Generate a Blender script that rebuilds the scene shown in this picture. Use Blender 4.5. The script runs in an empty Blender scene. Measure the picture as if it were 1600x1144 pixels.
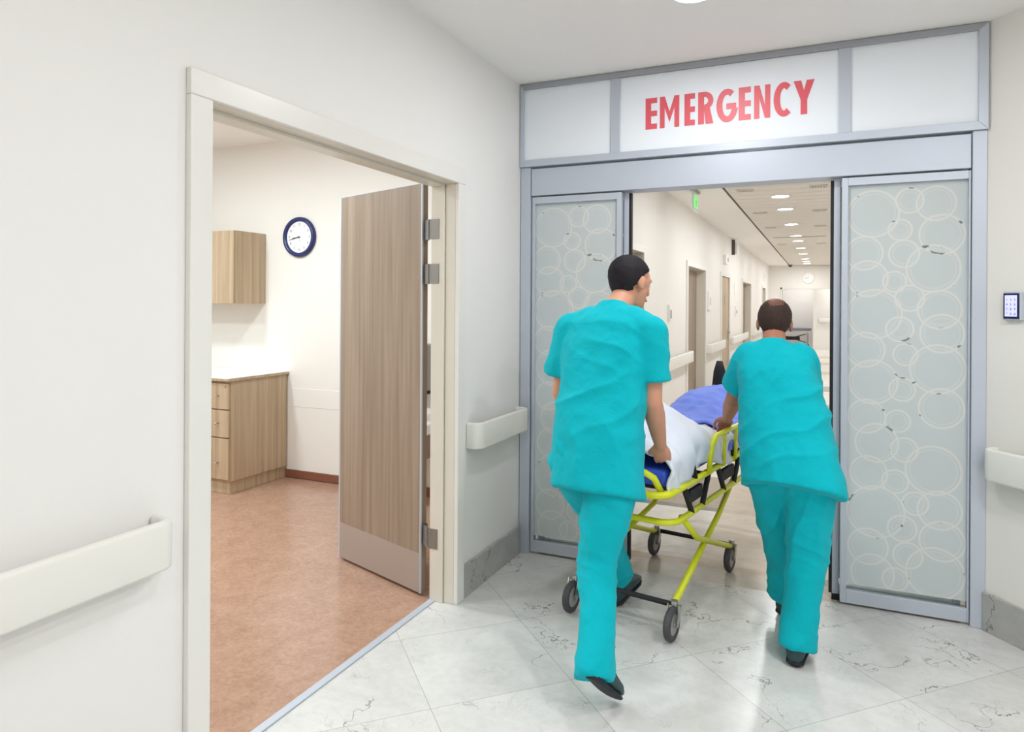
import bpy, bmesh, math, random
from mathutils import Vector, Matrix, noise
V = Vector
PI = math.pi
random.seed(4)
sc = bpy.context.scene
C = sc.collection

# ------------------------------------------------------------------ camera, world, exposure
cam_d = bpy.data.cameras.new('camera')
cam = bpy.data.objects.new('camera', cam_d)
C.objects.link(cam)
cam_d.sensor_width = 36.0
cam_d.lens = 1081.9 / 1600 * 36
cam_d.shift_y = -97.0 / 1600
cam_d.clip_start = 0.05
cam.matrix_world = (Matrix.Translation((1.678, 0, 1.5)) @ Matrix.Rotation(0.4234, 4, 'Z')
                    @ Matrix.Rotation(PI / 2, 4, 'X') @ Matrix.Rotation(0.0057, 4, 'Z'))
sc.camera = cam
w = bpy.data.worlds.new('world')
sc.world = w
w.use_nodes = True
w.node_tree.nodes['Background'].inputs[0].default_value = (1, 0.97, 0.93, 1)
w.node_tree.nodes['Background'].inputs[1].default_value = 0.3
sc.view_settings.view_transform = 'Standard'
sc.view_settings.look = 'None'
sc.view_settings.gamma = 1
sc.view_settings.exposure = 0.0
sc.cycles.use_denoising = True
sc.cycles.max_bounces = 10
sc.cycles.diffuse_bounces = 6
sc.cycles.glossy_bounces = 4
sc.cycles.transparent_max_bounces = 12
sc.cycles.caustics_reflective = False
sc.cycles.caustics_refractive = False
sc.cycles.sample_clamp_indirect = 6

H = 2.82          # lobby and corridor ceiling
Y1 = 3.84         # plane of the sliding doors
DW = 2.367        # width of the door front
YE = 24.6         # end wall of the corridor

def area(name, loc, size, power, col=(1, .97, .93)):
    d = bpy.data.lights.new(name, 'AREA')
    d.shape = 'DISK'; d.size = size; d.energy = power; d.color = col
    o = bpy.data.objects.new(name, d); C.objects.link(o); o.location = loc
    return o
LOBBY = [(1.17, 2.97), (1.75, 1.05), (1.5, -1.2), (3.3, 0.95), (3.3, -1.2), (2.5, 1.85)]  # lamps on the right are out of view, added to brighten the lobby
ROOM = [(-1.6, 3.1), (-2.9, 3.0), (-1.6, 1.6), (-2.9, 1.6)]
CORR = [5.2, 7.0, 8.92, 10.12, 12.06, 14.08, 15.2, 17.08, 19.0, 21.05, 22.3, 23.5]
for (x, y), e in zip(LOBBY, (11.5, 11, 11, 17, 16, 16.5)): area('lobby_lamp_light', (x, y, H - .035), .17, e, (.975, .985, 1))
for x, y in ROOM: area('room_lamp_light', (x, y, 2.9 - .035), .3, 25, (.82, .95, 1))
for y in CORR: area('corridor_lamp_light', (1.19, y, H - .035), .17, 15, (.95, .98, 1))
for x, y in ((1.0, 26.2), (2.5, 25.3)): area('hall_lamp_light', (x, y, H - .035), .3, 22, (.96, .98, 1))

# ------------------------------------------------------------------ materials
def lin(r, g, b):
    f = lambda c: (c / 255 / 12.92) if c <= 10.3 else ((c / 255 + .055) / 1.055) ** 2.4
    return (f(r), f(g), f(b), 1)

class NT:
    def __init__(s, m):
        s.nt = m.node_tree; s.n = s.nt.nodes; s.l = s.nt.links
    def new(s, t, **kw):
        n = s.n.new(t)
        for k, v in kw.items(): setattr(n, k, v)
        return n
    def link(s, a, b): s.l.new(a, b)
    def math(s, op, a, b=None, c=None):
        n = s.new('ShaderNodeMath', operation=op)
        for i, x in enumerate((a, b, c)):
            if x is None: continue
            if isinstance(x, (int, float)): n.inputs[i].default_value = x
            else: s.link(x, n.inputs[i])
        return n.outputs[0]
    def mix(s, fac, a, b, blend='MIX'):
        n = s.new('ShaderNodeMix', data_type='RGBA', blend_type=blend)
        for i, x in ((0, fac), (6, a), (7, b)):
            if isinstance(x, (int, float)): n.inputs[i].default_value = x
            elif isinstance(x, tuple): n.inputs[i].default_value = x
            else: s.link(x, n.inputs[i])
        return n.outputs[2]
    def noise(s, vec, scale, detail=4, rough=.5, dist=0.0, out=0):
        n = s.new('ShaderNodeTexNoise')
        n.inputs['Scale'].default_value = scale; n.inputs['Detail'].default_value = detail
        n.inputs['Roughness'].default_value = rough; n.inputs['Distortion'].default_value = dist
        if vec is not None: s.link(vec, n.inputs['Vector'])
        return n.outputs[out]
    def mapping(s, vec, scale=(1, 1, 1), rot=(0, 0, 0), loc=(0, 0, 0)):
        n = s.new('ShaderNodeMapping')
        n.inputs['Scale'].default_value = scale; n.inputs['Rotation'].default_value = rot
        n.inputs['Location'].default_value = loc
        s.link(vec, n.inputs['Vector'])
        return n.outputs[0]
    def ramp(s, fac, stops):
        n = s.new('ShaderNodeValToRGB')
        e = n.color_ramp.elements
        while len(e) > 1: e.remove(e[-1])
        e[0].position, e[0].color = stops[0]
        for p, c in stops[1:]:
            x = e.new(p); x.color = c
        s.link(fac, n.inputs[0])
        return n.outputs[0]

def mat(name, col, rough=.5, metal=0, spec=.5, coat=0, bump=0, bscale=200, var=0, vscale=3, sheen=0, emit=None, es=0, sub=0, bdist=.002):
    m = bpy.data.materials.new(name); m.use_nodes = True
    k = NT(m); b = k.n['Principled BSDF']
    b.inputs['Base Color'].default_value = col
    b.inputs['Roughness'].default_value = rough
    b.inputs['Metallic'].default_value = metal
    b.inputs['Specular IOR Level'].default_value = spec
    b.inputs['Coat Weight'].default_value = coat
    if sheen: b.inputs['Sheen Weight'].default_value = sheen; b.inputs['Sheen Roughness'].default_value = .5
    if sub: b.inputs['Subsurface Weight'].default_value = sub; b.inputs['Subsurface Radius'].default_value = (.012, .005, .003); b.inputs['Subsurface Scale'].default_value = 1
    if emit: b.inputs['Emission Color'].default_value = emit; b.inputs['Emission Strength'].default_value = es
    tc = k.new('ShaderNodeTexCoord').outputs['Object']
    if var:
        f = k.noise(tc, vscale, 5)
        d = tuple(max(0, c * (1 - var)) for c in col[:3]) + (1,)
        u = tuple(min(1, c * (1 + var)) for c in col[:3]) + (1,)
        k.link(k.mix(f, d, u), b.inputs['Base Color'])
    if bump:
        bn = k.new('ShaderNodeBump'); bn.inputs['Strength'].default_value = bump; bn.inputs['Distance'].default_value = bdist
        k.link(k.noise(tc, bscale, 3 if bdist < .01 else 5, .5, 0 if bdist < .01 else .5), bn.inputs['Height']); k.link(bn.outputs[0], b.inputs['Normal'])
    return m

M = {}
M['wall'] = mat('wall_paint', lin(235, 234, 232), .55, spec=.3, bump=.08, bscale=120, var=.01)
M['wall_warm'] = mat('wall_paint_warm', lin(236, 233, 228), .55, spec=.3, bump=.08, bscale=120, var=.01)
M['ceil'] = mat('ceiling_paint', lin(246, 243, 240), .7, spec=.2)
M['casing'] = mat('casing_paint', lin(232, 230, 225), .3, spec=.5)
M['jamb'] = mat('jamb_paint', lin(222, 216, 204), .3, spec=.5)
M['rail'] = mat('rail_plastic', lin(232, 231, 225), .4, spec=.45)
M['alu'] = mat('satin_aluminium', lin(193, 200, 212), .42, metal=.25, spec=.5)
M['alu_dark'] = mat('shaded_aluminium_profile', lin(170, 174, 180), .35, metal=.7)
M['panel_white'] = mat('white_transom_panel', lin(238, 244, 251), .5, spec=.25)
M['red'] = mat('red_vinyl', lin(226, 92, 104), .4)
M['rubber'] = mat('black_rubber', lin(20, 20, 22), .6)
M['steel'] = mat('brushed_steel', lin(190, 188, 184), .3, metal=1)
M['kick'] = mat('kick_plate', lin(176, 164, 156), .4, metal=.3)
M['hinge'] = mat('hinge_steel', lin(150, 148, 145), .35, metal=.8)
M['navy'] = mat('navy_plastic', lin(38, 46, 100), .25)
M['white'] = mat('white_plastic', lin(238, 238, 236), .35)
M['dial'] = mat('dial_white', lin(245, 245, 244), .5)
M['black'] = mat('black_plastic', lin(25, 25, 28), .4)
M['grey'] = mat('grey_plastic', lin(150, 146, 144), .4)
M['top'] = mat('worktop_white', lin(244, 243, 240), .25)
M['vent'] = mat('vent_paint', lin(222, 217, 208), .5)
M['metalceil'] = mat('ceiling_metal', lin(226, 220, 212), .45, spec=.4)
M['ventback'] = mat('vent_recess', lin(168, 162, 154), .8)
M['darkgap'] = mat('dark_gap', lin(90, 84, 78), .8)
M['glow'] = mat('lamp_diffuser', (1, 1, 1, 1), .5, emit=(1, .97, .93, 1), es=14)
M['navyscreen'] = mat('keypad_bezel', lin(20, 24, 60), .2)
M['screen'] = mat('keypad_screen', lin(190, 190, 250), .3, emit=lin(178, 178, 255), es=.9)
M['numeral'] = mat('numeral_print', lin(110, 112, 125), .5)
M['keynum'] = mat('key_print', lin(86, 84, 190), .5)
M['green'] = mat('exit_green', lin(60, 220, 90), .3, emit=lin(60, 225, 80), es=.7)
M['clear'] = mat('clear_plastic', lin(225, 235, 230), .1)
M['basin'] = mat('basin_ceramic', lin(240, 240, 238), .15)
M['brownpanel'] = mat('vanity_panel', lin(140, 118, 106), .35)
M['cove'] = mat('cove_skirting', lin(132, 84, 66), .35, var=.15, vscale=30)

def wood(name, a, b, scale=1.0):
    m = bpy.data.materials.new(name); m.use_nodes = True
    k = NT(m); p = k.n['Principled BSDF']
    tc = k.new('ShaderNodeTexCoord').outputs['Object']
    v1 = k.mapping(tc, (26 * scale, 26 * scale, .7))
    f = k.noise(v1, 1.0, 6, .62, .3)
    v2 = k.mapping(tc, (150 * scale, 150 * scale, 2.5))
    g = k.noise(v2, 1.0, 3, .6)
    c = k.ramp(f, [(.3, a), (.7, b)])
    d = k.mix(k.math('MULTIPLY', g, .45), c, tuple(x * .72 for x in a[:3]) + (1,))
    k.link(d, p.inputs['Base Color'])
    p.inputs['Roughness'].default_value = .42
    p.inputs['Specular IOR Level'].default_value = .4
    return m
M['wood'] = wood('oak_laminate', lin(136, 118, 101), lin(177, 158, 139))
M['woodtan'] = wood('pale_oak_laminate', lin(170, 146, 118), lin(212, 190, 160))
M['wooddark'] = wood('dark_edge_laminate', lin(112, 90, 70), lin(140, 116, 94))

def marble(name, base, dark, grid=True, shade=1.0):
    m = bpy.data.materials.new(name); m.use_nodes = True
    k = NT(m); p = k.n['Principled BSDF']
    tc = k.new('ShaderNodeTexCoord').outputs['Object']
    if grid:
        sp = k.new('ShaderNodeSeparateXYZ'); k.link(tc, sp.inputs[0])
        a = k.math('DIVIDE', k.math('SUBTRACT', k.math('ADD', sp.outputs[0], sp.outputs[1]), 2.575), .81)
        b = k.math('DIVIDE', k.math('SUBTRACT', k.math('SUBTRACT', sp.outputs[1], sp.outputs[0]), 1.065), .79)
        cell = k.new('ShaderNodeCombineXYZ')
        k.link(k.math('FLOOR', a), cell.inputs[0]); k.link(k.math('FLOOR', b), cell.inputs[1])
        wn = k.new('ShaderNodeTexWhiteNoise'); k.link(cell.outputs[0], wn.inputs['Vector'])
        off = k.new('ShaderNodeVectorMath', operation='MULTIPLY_ADD')
        k.link(wn.outputs['Color'], off.inputs[0]); off.inputs[1].default_value = (9, 9, 9); k.link(tc, off.inputs[2])
        vec = off.outputs[0]
        fa = k.math('ABSOLUTE', k.math('SUBTRACT', k.math('FRACT', a), .5))
        fb = k.math('ABSOLUTE', k.math('SUBTRACT', k.math('FRACT', b), .5))
        grout = k.math('GREATER_THAN', k.math('MAXIMUM', fa, fb), .4978)
    else:
        vec = tc; grout = None
    cl = k.noise(k.mapping(vec, (1.3, 2.6, 2.0), (0, 0, .5)), 1.6, 7, .62, .6)
    col = k.ramp(cl, [(.28, tuple(x * .82 for x in base[:3]) + (1,)), (.5, tuple(x * .93 for x in base[:3]) + (1,)), (.68, base)])
    fine = k.noise(vec, 26, 6, .7)
    col = k.mix(.22, col, k.ramp(fine, [(.35, tuple(x * .7 for x in base[:3]) + (1,)), (.6, base)]))
    # crack-like veins
    warp = k.noise(vec, 2.6, 5, .6, 0, 1)
    wv = k.new('ShaderNodeVectorMath', operation='MULTIPLY_ADD')
    k.link(warp, wv.inputs[0]); wv.inputs[1].default_value = (.75, .75, .75); k.link(vec, wv.inputs[2])
    vo = k.new('ShaderNodeTexVoronoi', feature='DISTANCE_TO_EDGE'); vo.inputs['Scale'].default_value = 1.5
    k.link(wv.outputs[0], vo.inputs['Vector'])
    line = k.math('LESS_THAN', vo.outputs['Distance'], .0055)
    mask = k.math('MULTIPLY', line, k.ramp(k.noise(vec, 3.2, 3), [(.47, (0, 0, 0, 1)), (.6, (1, 1, 1, 1))]))
    col = k.mix(k.math('MULTIPLY', mask, .7), col, dark)
    n2 = k.noise(k.mapping(vec, (1, 1, 1), (0, 0, 1.1)), 4.2, 8, .7, 1.4)
    ln = k.math('LESS_THAN', k.math('ABSOLUTE', k.math('SUBTRACT', n2, .5)), .004)
    mk = k.math('MULTIPLY', ln, k.ramp(k.noise(vec, 5.0, 2), [(.5, (0, 0, 0, 1)), (.6, (1, 1, 1, 1))]))
    col = k.mix(k.math('MULTIPLY', mk, .3), col, dark)
    if grout is not None: col = k.mix(k.math('MULTIPLY', grout, .6), col, lin(120, 118, 112))
    k.link(col, p.inputs['Base Color'])
    p.inputs['Roughness'].default_value = .24
    p.inputs['Specular IOR Level'].default_value = .5
    return m
M['marble'] = marble('polished_marble_tiles', lin(219, 218, 215), lin(96, 94, 90))
M['marble_skirt'] = marble('marble_skirting', lin(182, 181, 178), lin(90, 88, 86), grid=False)  # darker than the floor marble, the skirting's shading is put into the colour

def lino():
    m = bpy.data.materials.new('terracotta_linoleum'); m.use_nodes = True
    k = NT(m); p = k.n['Principled BSDF']
    tc = k.new('ShaderNodeTexCoord').outputs['Object']
    f = k.noise(tc, 7, 6, .65, .8); g = k.noise(tc, 45, 5, .7, .6)
    c = k.ramp(f, [(.3, lin(160, 122, 102)), (.7, lin(186, 150, 128))])
    c = k.mix(.35, c, k.ramp(g, [(.35, lin(150, 112, 94)), (.65, lin(196, 162, 140))]))
    k.link(c, p.inputs['Base Color'])
    p.inputs['Roughness'].default_value = .2
    p.inputs['Specular IOR Level'].default_value = .45
    return m
M['lino'] = lino()

def corr_floor():
    m = bpy.data.materials.new('corridor_banded_marble'); m.use_nodes = True
    k = NT(m); p = k.n['Principled BSDF']
    tc = k.new('ShaderNodeTexCoord').outputs['Object']
    sp = k.new('ShaderNodeSeparateXYZ'); k.link(tc, sp.inputs[0])
    y = sp.outputs[1]; x = sp.outputs[0]
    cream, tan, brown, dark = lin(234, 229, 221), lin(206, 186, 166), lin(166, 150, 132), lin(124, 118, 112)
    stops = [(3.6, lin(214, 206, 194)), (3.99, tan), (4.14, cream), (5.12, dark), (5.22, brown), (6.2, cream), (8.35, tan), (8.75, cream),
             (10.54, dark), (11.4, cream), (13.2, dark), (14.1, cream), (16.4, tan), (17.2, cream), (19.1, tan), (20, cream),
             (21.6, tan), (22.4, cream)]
    n = k.new('ShaderNodeValToRGB'); n.color_ramp.interpolation = 'CONSTANT'
    e = n.color_ramp.elements
    while len(e) > 1: e.remove(e[-1])
    e[0].position = 0; e[0].color = stops[0][1]
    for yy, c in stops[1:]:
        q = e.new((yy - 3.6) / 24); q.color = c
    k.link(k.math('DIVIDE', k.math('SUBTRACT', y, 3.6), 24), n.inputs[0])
    # long tan strip beside the middle of the corridor, in the first two bays
    strip = k.math('MULTIPLY', k.math('GREATER_THAN', x, .98), k.math('LESS_THAN', x, 1.5))
    strip = k.math('MULTIPLY', strip, k.math('LESS_THAN', y, 6.2))
    near = k.math('MULTIPLY', strip, k.math('GREATER_THAN', y, 4.14))
    c = k.mix(k.math('MULTIPLY', near, .8), n.outputs[0], lin(222, 208, 190))
    edge = k.math('LESS_THAN', k.math('ABSOLUTE', k.math('SUBTRACT', x, .98)), .006)
    c = k.mix(k.math('MULTIPLY', edge, .5), c, lin(170, 160, 150))
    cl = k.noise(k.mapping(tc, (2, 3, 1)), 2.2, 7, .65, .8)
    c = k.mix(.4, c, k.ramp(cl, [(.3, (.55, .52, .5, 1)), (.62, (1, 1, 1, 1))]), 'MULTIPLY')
    k.link(c, p.inputs['Base Color'])
    p.inputs['Roughness'].default_value = .15
    return m
M['corrfloor'] = corr_floor()

CIRC = [(0.117, 1.958, 0.114), (0.276, 2.015, 0.059), (0.387, 1.996, 0.082), (0.236, 1.874, 0.05), (0.412, 1.846, 0.094), (0.079, 1.763, 0.082), (0.253, 1.756, 0.065), (0.376, 1.682, 0.112), (0.096, 1.636, 0.088), (0.213, 1.62, 0.05), (0.278, 1.539, 0.062), (0.125, 1.46, 0.12), (0.403, 1.484, 0.091), (0.236, 1.387, 0.059), (0.414, 1.369, 0.091), (0.087, 1.282, 0.085), (0.261, 1.263, 0.052), (0.397, 1.198, 0.116), (0.121, 1.123, 0.107), (0.248, 1.092, 0.056), (0.413, 1.01, 0.094), (0.094, 0.951, 0.082), (0.23, 0.936, 0.053), (0.139, 0.822, 0.094), (0.258, 0.798, 0.058), (0.104, 0.671, 0.082), (0.22, 0.639, 0.056), (0.381, 0.709, 0.116), (0.136, 0.479, 0.126), (0.307, 0.541, 0.055), (0.408, 0.52, 0.091), (0.251, 0.413, 0.062), (0.103, 0.304, 0.088), (0.276, 0.284, 0.062), (0.419, 0.373, 0.094), (0.123, 0.172, 0.094), (0.223, 0.16, 0.055), (0.391, 0.216, 0.121)]
def frosted():
    # object coordinates: pane origin at its lower left corner, so that x runs 0..0.51 and z runs 0.08..2.1
    m = bpy.data.materials.new('frosted_glass_with_rings'); m.use_nodes = True
    k = NT(m); out = k.n['Material Output']; k.n.remove(k.n['Principled BSDF'])
    tc = k.new('ShaderNodeTexCoord').outputs['Object']
    sp = k.new('ShaderNodeSeparateXYZ'); k.link(tc, sp.inputs[0])
    cb = k.new('ShaderNodeCombineXYZ'); k.link(sp.outputs[0], cb.inputs[0]); k.link(sp.outputs[2], cb.inputs[2])
    acc = acc2 = None
    for cx, cz, r in CIRC:
        d = k.new('ShaderNodeVectorMath', operation='DISTANCE')
        k.link(cb.outputs[0], d.inputs[0]); d.inputs[1].default_value = (cx, 0, cz)
        q = k.math('COMPARE', d.outputs['Value'], r, .0048)
        acc = q if acc is None else k.math('MAXIMUM', acc, q)
        q = k.math('COMPARE', d.outputs['Value'], r - .017, .0038)
        acc2 = q if acc2 is None else k.math('MAXIMUM', acc2, q)
    # the film stops short of the pane's edges
    inx = k.math('MULTIPLY', k.math('GREATER_THAN', sp.outputs[0], -.1), k.math('LESS_THAN', sp.outputs[0], .9))
    inz = k.math('MULTIPLY', k.math('GREATER_THAN', sp.outputs[2], .105), k.math('LESS_THAN', sp.outputs[2], 2.2))
    film = k.math('MULTIPLY', inx, inz)
    brk = k.math('GREATER_THAN', k.noise(k.mapping(tc, (9, 9, 16)), 1.0, 2), .65)
    clear = k.math('MULTIPLY', acc, brk)
    white = k.math('MULTIPLY', acc, k.math('SUBTRACT', 1.0, brk))
    white = k.math('MAXIMUM', white, k.math('MULTIPLY', acc2, .4))
    frost_amt = k.math('MULTIPLY', film, k.math('SUBTRACT', 1.0, k.math('MULTIPLY', clear, .8)))
    tr = k.new('ShaderNodeBsdfTransparent'); tr.inputs[0].default_value = (.95, .98, .97, 1)
    gl = k.new('ShaderNodeBsdfGlossy'); gl.inputs['Roughness'].default_value = .04
    fr = k.new('ShaderNodeFresnel'); fr.inputs[0].default_value = 1.45
    k_mix = .28
    df = k.new('ShaderNodeBsdfDiffuse'); k.link(k.mix(white, lin(232, 241, 243), lin(255, 255, 252)), df.inputs[0])
    tl = k.new('ShaderNodeBsdfTranslucent'); tl.inputs[0].default_value = lin(246, 252, 250)
    m1 = k.new('ShaderNodeMixShader'); m1.inputs[0].default_value = k_mix
    k.link(df.outputs[0], m1.inputs[1]); k.link(tl.outputs[0], m1.inputs[2])
    m0 = k.new('ShaderNodeMixShader'); m0.inputs[0].default_value = .08
    k.link(m1.outputs[0], m0.inputs[1]); k.link(tr.outputs[0], m0.inputs[2])
    m2 = k.new('ShaderNodeMixShader'); k.link(frost_amt, m2.inputs[0])
    k.link(tr.outputs[0], m2.inputs[1]); k.link(m0.outputs[0], m2.inputs[2])
    m3 = k.new('ShaderNodeMixShader'); k.link(fr.outputs[0], m3.inputs[0])
    k.link(m2.outputs[0], m3.inputs[1]); k.link(gl.outputs[0], m3.inputs[2])
    k.link(m3.outputs[0], out.inputs['Surface'])
    return m
M['frost'] = frosted()

# ------------------------------------------------------------------ mesh helpers
def box(bm, x0, x1, y0, y1, z0, z1):
    vs = [bm.verts.new((x, y, z)) for x in (x0, x1) for y in (y0, y1) for z in (z0, z1)]
    for f in ((0, 1, 3, 2), (4, 6, 7, 5), (0, 4, 5, 1), (2, 3, 7, 6), (0, 2, 6, 4), (1, 5, 7, 3)):
        bm.faces.new([vs[i] for i in f])
    return vs
def obox(bm, p0, p1, w, h, up=V((0, 0, 1))):
    """bar from p0 to p1 with a w x h section"""
    p0, p1 = V(p0), V(p1); d = (p1 - p0).normalized()
    s = d.cross(up)
    if s.length < 1e-4: s = d.cross(V((0, 1, 0)))
    s.normalize(); u = s.cross(d)
    vs = [bm.verts.new(p + s * a * w / 2 + u * b * h / 2) for p in (p0, p1) for a, b in ((-1, -1), (1, -1), (1, 1), (-1, 1))]
    for f in ((0, 1, 2, 3), (7, 6, 5, 4), (0, 4, 5, 1), (1, 5, 6, 2), (2, 6, 7, 3), (3, 7, 4, 0)):
        bm.faces.new([vs[i] for i in f])
def cone(bm, p0, p1, r0, r1=None, n=16):
    p0, p1 = V(p0), V(p1); r1 = r0 if r1 is None else r1
    d = (p1 - p0).normalized(); s = d.cross(V((0, 0, 1)))
    if s.length < 1e-3: s = d.cross(V((0, 1, 0)))
    s.normalize(); u = s.cross(d)
    A = [bm.verts.new(p0 + (s * math.cos(t) + u * math.sin(t)) * r0) for t in (2 * PI * i / n for i in range(n))]
    B = [bm.verts.new(p1 + (s * math.cos(t) + u * math.sin(t)) * r1) for t in (2 * PI * i / n for i in range(n))]
    for i in range(n):
        bm.faces.new((A[i], B[i], B[(i + 1) % n], A[(i + 1) % n]))
    bm.faces.new(A); bm.faces.new(B[::-1])
def ball(bm, c, r, rot=None, seg=20):
    r = (r, r, r) if isinstance(r, (int, float)) else r
    m = Matrix.Translation(V(c)) @ (rot.to_4x4() if rot else Matrix.Identity(4)) @ Matrix.Diagonal((*r, 1))
    return bmesh.ops.create_uvsphere(bm, u_segments=seg, v_segments=seg * 2 // 3, radius=1, matrix=m)['verts']
def tube(bm, pts, r, n=10, closed=False):
    pts = [V(p) for p in pts]
    rings = []; prev = None
    for i, p in enumerate(pts):
        a = pts[i - 1] if (i > 0 or closed) else p
        b = pts[(i + 1) % len(pts)] if (i < len(pts) - 1 or closed) else p
        d = (b - a).normalized()
        if prev is None:
            s = d.cross(V((0, 0, 1)))
            if s.length < 1e-3: s = d.cross(V((0, 1, 0)))
        else: s = prev - d * prev.dot(d)
        s.normalize(); prev = s; u = s.cross(d)
        rr = r[i] if isinstance(r, (list, tuple)) else r
        rings.append([bm.verts.new(p + (s * math.cos(2 * PI * j / n) + u * math.sin(2 * PI * j / n)) * rr) for j in range(n)])
    m = len(rings)
    for i in range(m if closed else m - 1):
        A, B = rings[i], rings[(i + 1) % m]
        for j in range(n):
            bm.faces.new((A[j], B[j], B[(j + 1) % n], A[(j + 1) % n]))
    if not closed:
        bm.faces.new(rings[0]); bm.faces.new(rings[-1][::-1])
def prism(bm, pts, f0, f1):
    """2-D outline given to f0 and f1, which place it at the two ends"""
    a = [bm.verts.new(f0(*p)) for p in pts]; b = [bm.verts.new(f1(*p)) for p in pts]
    n = len(pts)
    bm.faces.new(a[::-1]); bm.faces.new(b)
    for i in range(n): bm.faces.new((a[i], a[(i + 1) % n], b[(i + 1) % n], b[i]))
def torus(bm, c, R, r, ax=1, n=40, m=12):
    pts = []
    for i in range(n):
        t = 2 * PI * i / n
        v = [R * math.cos(t), R * math.sin(t)]; v.insert(ax, 0)
        pts.append(V(c) + V(v))
    tube(bm, pts, r, m, True)

def obj(name, bm, m, parent=None, smooth=False, bevel=0, origin=None, seg=2):
    bmesh.ops.recalc_face_normals(bm, faces=bm.faces)
    me = bpy.data.meshes.new(name); bm.to_mesh(me); bm.free()
    return link(name, me, m, parent, smooth, bevel, origin, seg)
def world_loc(p):
    return p.matrix_world.translation.copy() if p else V((0, 0, 0))
LOC = {}
def link(name, me, m, parent=None, smooth=False, bevel=0, origin=None, seg=2):
    o = bpy.data.objects.new(name, me); C.objects.link(o)
    if m: me.materials.append(M[m] if isinstance(m, str) else m)
    pl = LOC.get(parent.name, V((0, 0, 0))) if parent else V((0, 0, 0))
    if origin is None: origin = pl
    origin = V(origin)
    me.transform(Matrix.Translation(-origin))
    if parent: o.parent = parent
    o.location = origin - pl
    LOC[o.name] = origin
    if smooth:
        for p in me.polygons: p.use_smooth = True
    if bevel:
        b = o.modifiers.new('bevel', 'BEVEL'); b.width = bevel; b.segments = seg; b.limit_method = 'ANGLE'; b.angle_limit = math.radians(35)
        b.harden_normals = False
    return o
def thing(name, label, cat, loc, group=None, kind=None):
    o = bpy.data.objects.new(name, None); C.objects.link(o)
    o.location = loc; o.empty_display_size = .1
    LOC[o.name] = V(loc)
    return tag(o, label, cat, group, kind)
def tag(o, label=None, cat=None, group=None, kind=None):
    if label: o['label'] = label
    if cat: o['category'] = cat
    if group: o['group'] = group
    if kind: o['kind'] = kind
    return o
def bx(name, m, x0, x1, y0, y1, z0, z1, parent=None, bevel=0, origin=None):
    bm = bmesh.new(); box(bm, min(x0, x1), max(x0, x1), min(y0, y1), max(y0, y1), z0, z1)
    return obj(name, bm, m, parent, bevel=bevel, origin=origin)
def struct(name, bm, m, label=None, cat=None, **kw):
    return tag(obj(name, bm, m, **kw), label, cat, kind='structure')
def text_mesh(s, size, place, depth=.0008):
    """flat lettering as a mesh; place(x, y, z) puts it in the world"""
    cu = bpy.data.curves.new('t', 'FONT'); cu.body = s; cu.size = size; cu.align_x = 'CENTER'; cu.align_y = 'CENTER'; cu.extrude = depth
    cu.resolution_u = 3
    o = bpy.data.objects.new('t', cu); C.objects.link(o)
    bpy.context.view_layer.update()
    me = bpy.data.meshes.new_from_object(o.evaluated_get(bpy.context.evaluated_depsgraph_get()))
    bpy.data.objects.remove(o); bpy.data.curves.remove(cu)
    bm = bmesh.new(); bm.from_mesh(me); bpy.data.meshes.remove(me)
    for v in bm.verts: v.co = place(*v.co)
    return bm
def merge(dst, src):
    me = bpy.data.meshes.new('m'); src.to_mesh(me); src.free(); dst.from_mesh(me); bpy.data.meshes.remove(me)

# ------------------------------------------------------------------ the shell
bm = bmesh.new(); box(bm, -.13, 4.5, -3, Y1 + .02, -.1, 0)
struct('floor', bm, 'marble', 'light grey veined marble tile floor laid diagonally in the lobby', 'floor')
bm = bmesh.new(); box(bm, -.13, 2.6, Y1 + .02, YE, -.1, 0); box(bm, -3, 6, YE, 28.2, -.1, 0)
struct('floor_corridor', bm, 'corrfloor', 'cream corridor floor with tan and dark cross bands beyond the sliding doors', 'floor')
bm = bmesh.new(); box(bm, -4.2, -.13, .2, 4.65, -.1, -.002)
struct('floor_side_room', bm, 'lino', 'reddish brown linoleum floor of the side room', 'floor')
bm = bmesh.new(); box(bm, -.13, 4.5, -3, Y1, H, H + .1)
struct('ceiling', bm, 'ceil', 'smooth white ceiling over the lobby', 'ceiling')
bm = bmesh.new(); box(bm, -4.2, -.13, .2, 4.65, 2.9, 3.0)
struct('ceiling_side_room', bm, 'ceil', 'smooth white ceiling of the side room', 'ceiling')
bm = bmesh.new(); box(bm, 0, .615, Y1, YE, H, H + .1); box(bm, .645, 2.6, Y1, YE, H + .04, H + .14); box(bm, -3, 6, YE, 28.2, H, H + .1)
box(bm, .6, .66, Y1, YE, H + .05, H + .1)
struct('ceiling_corridor', bm, 'ceil', 'plain plaster strip of the corridor ceiling left of the dark slot', 'ceiling')
bm = bmesh.new(); y = Y1 + .12
while y < YE - .05:
    y2 = min(y + .285, YE - .02)
    box(bm, .645, 2.4, y, y2, H, H + .03)
    y += .3
struct('ceiling_metal_panels', bm, 'metalceil', 'row of white metal plank panels of the corridor ceiling', 'ceiling', bevel=.006)
bm = bmesh.new(); box(bm, .616, .644, Y1, YE, H + .012, H + .02)
struct('trim_ceiling_slot', bm, 'darkgap', 'long dark slot along the corridor ceiling', 'trim')

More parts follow.
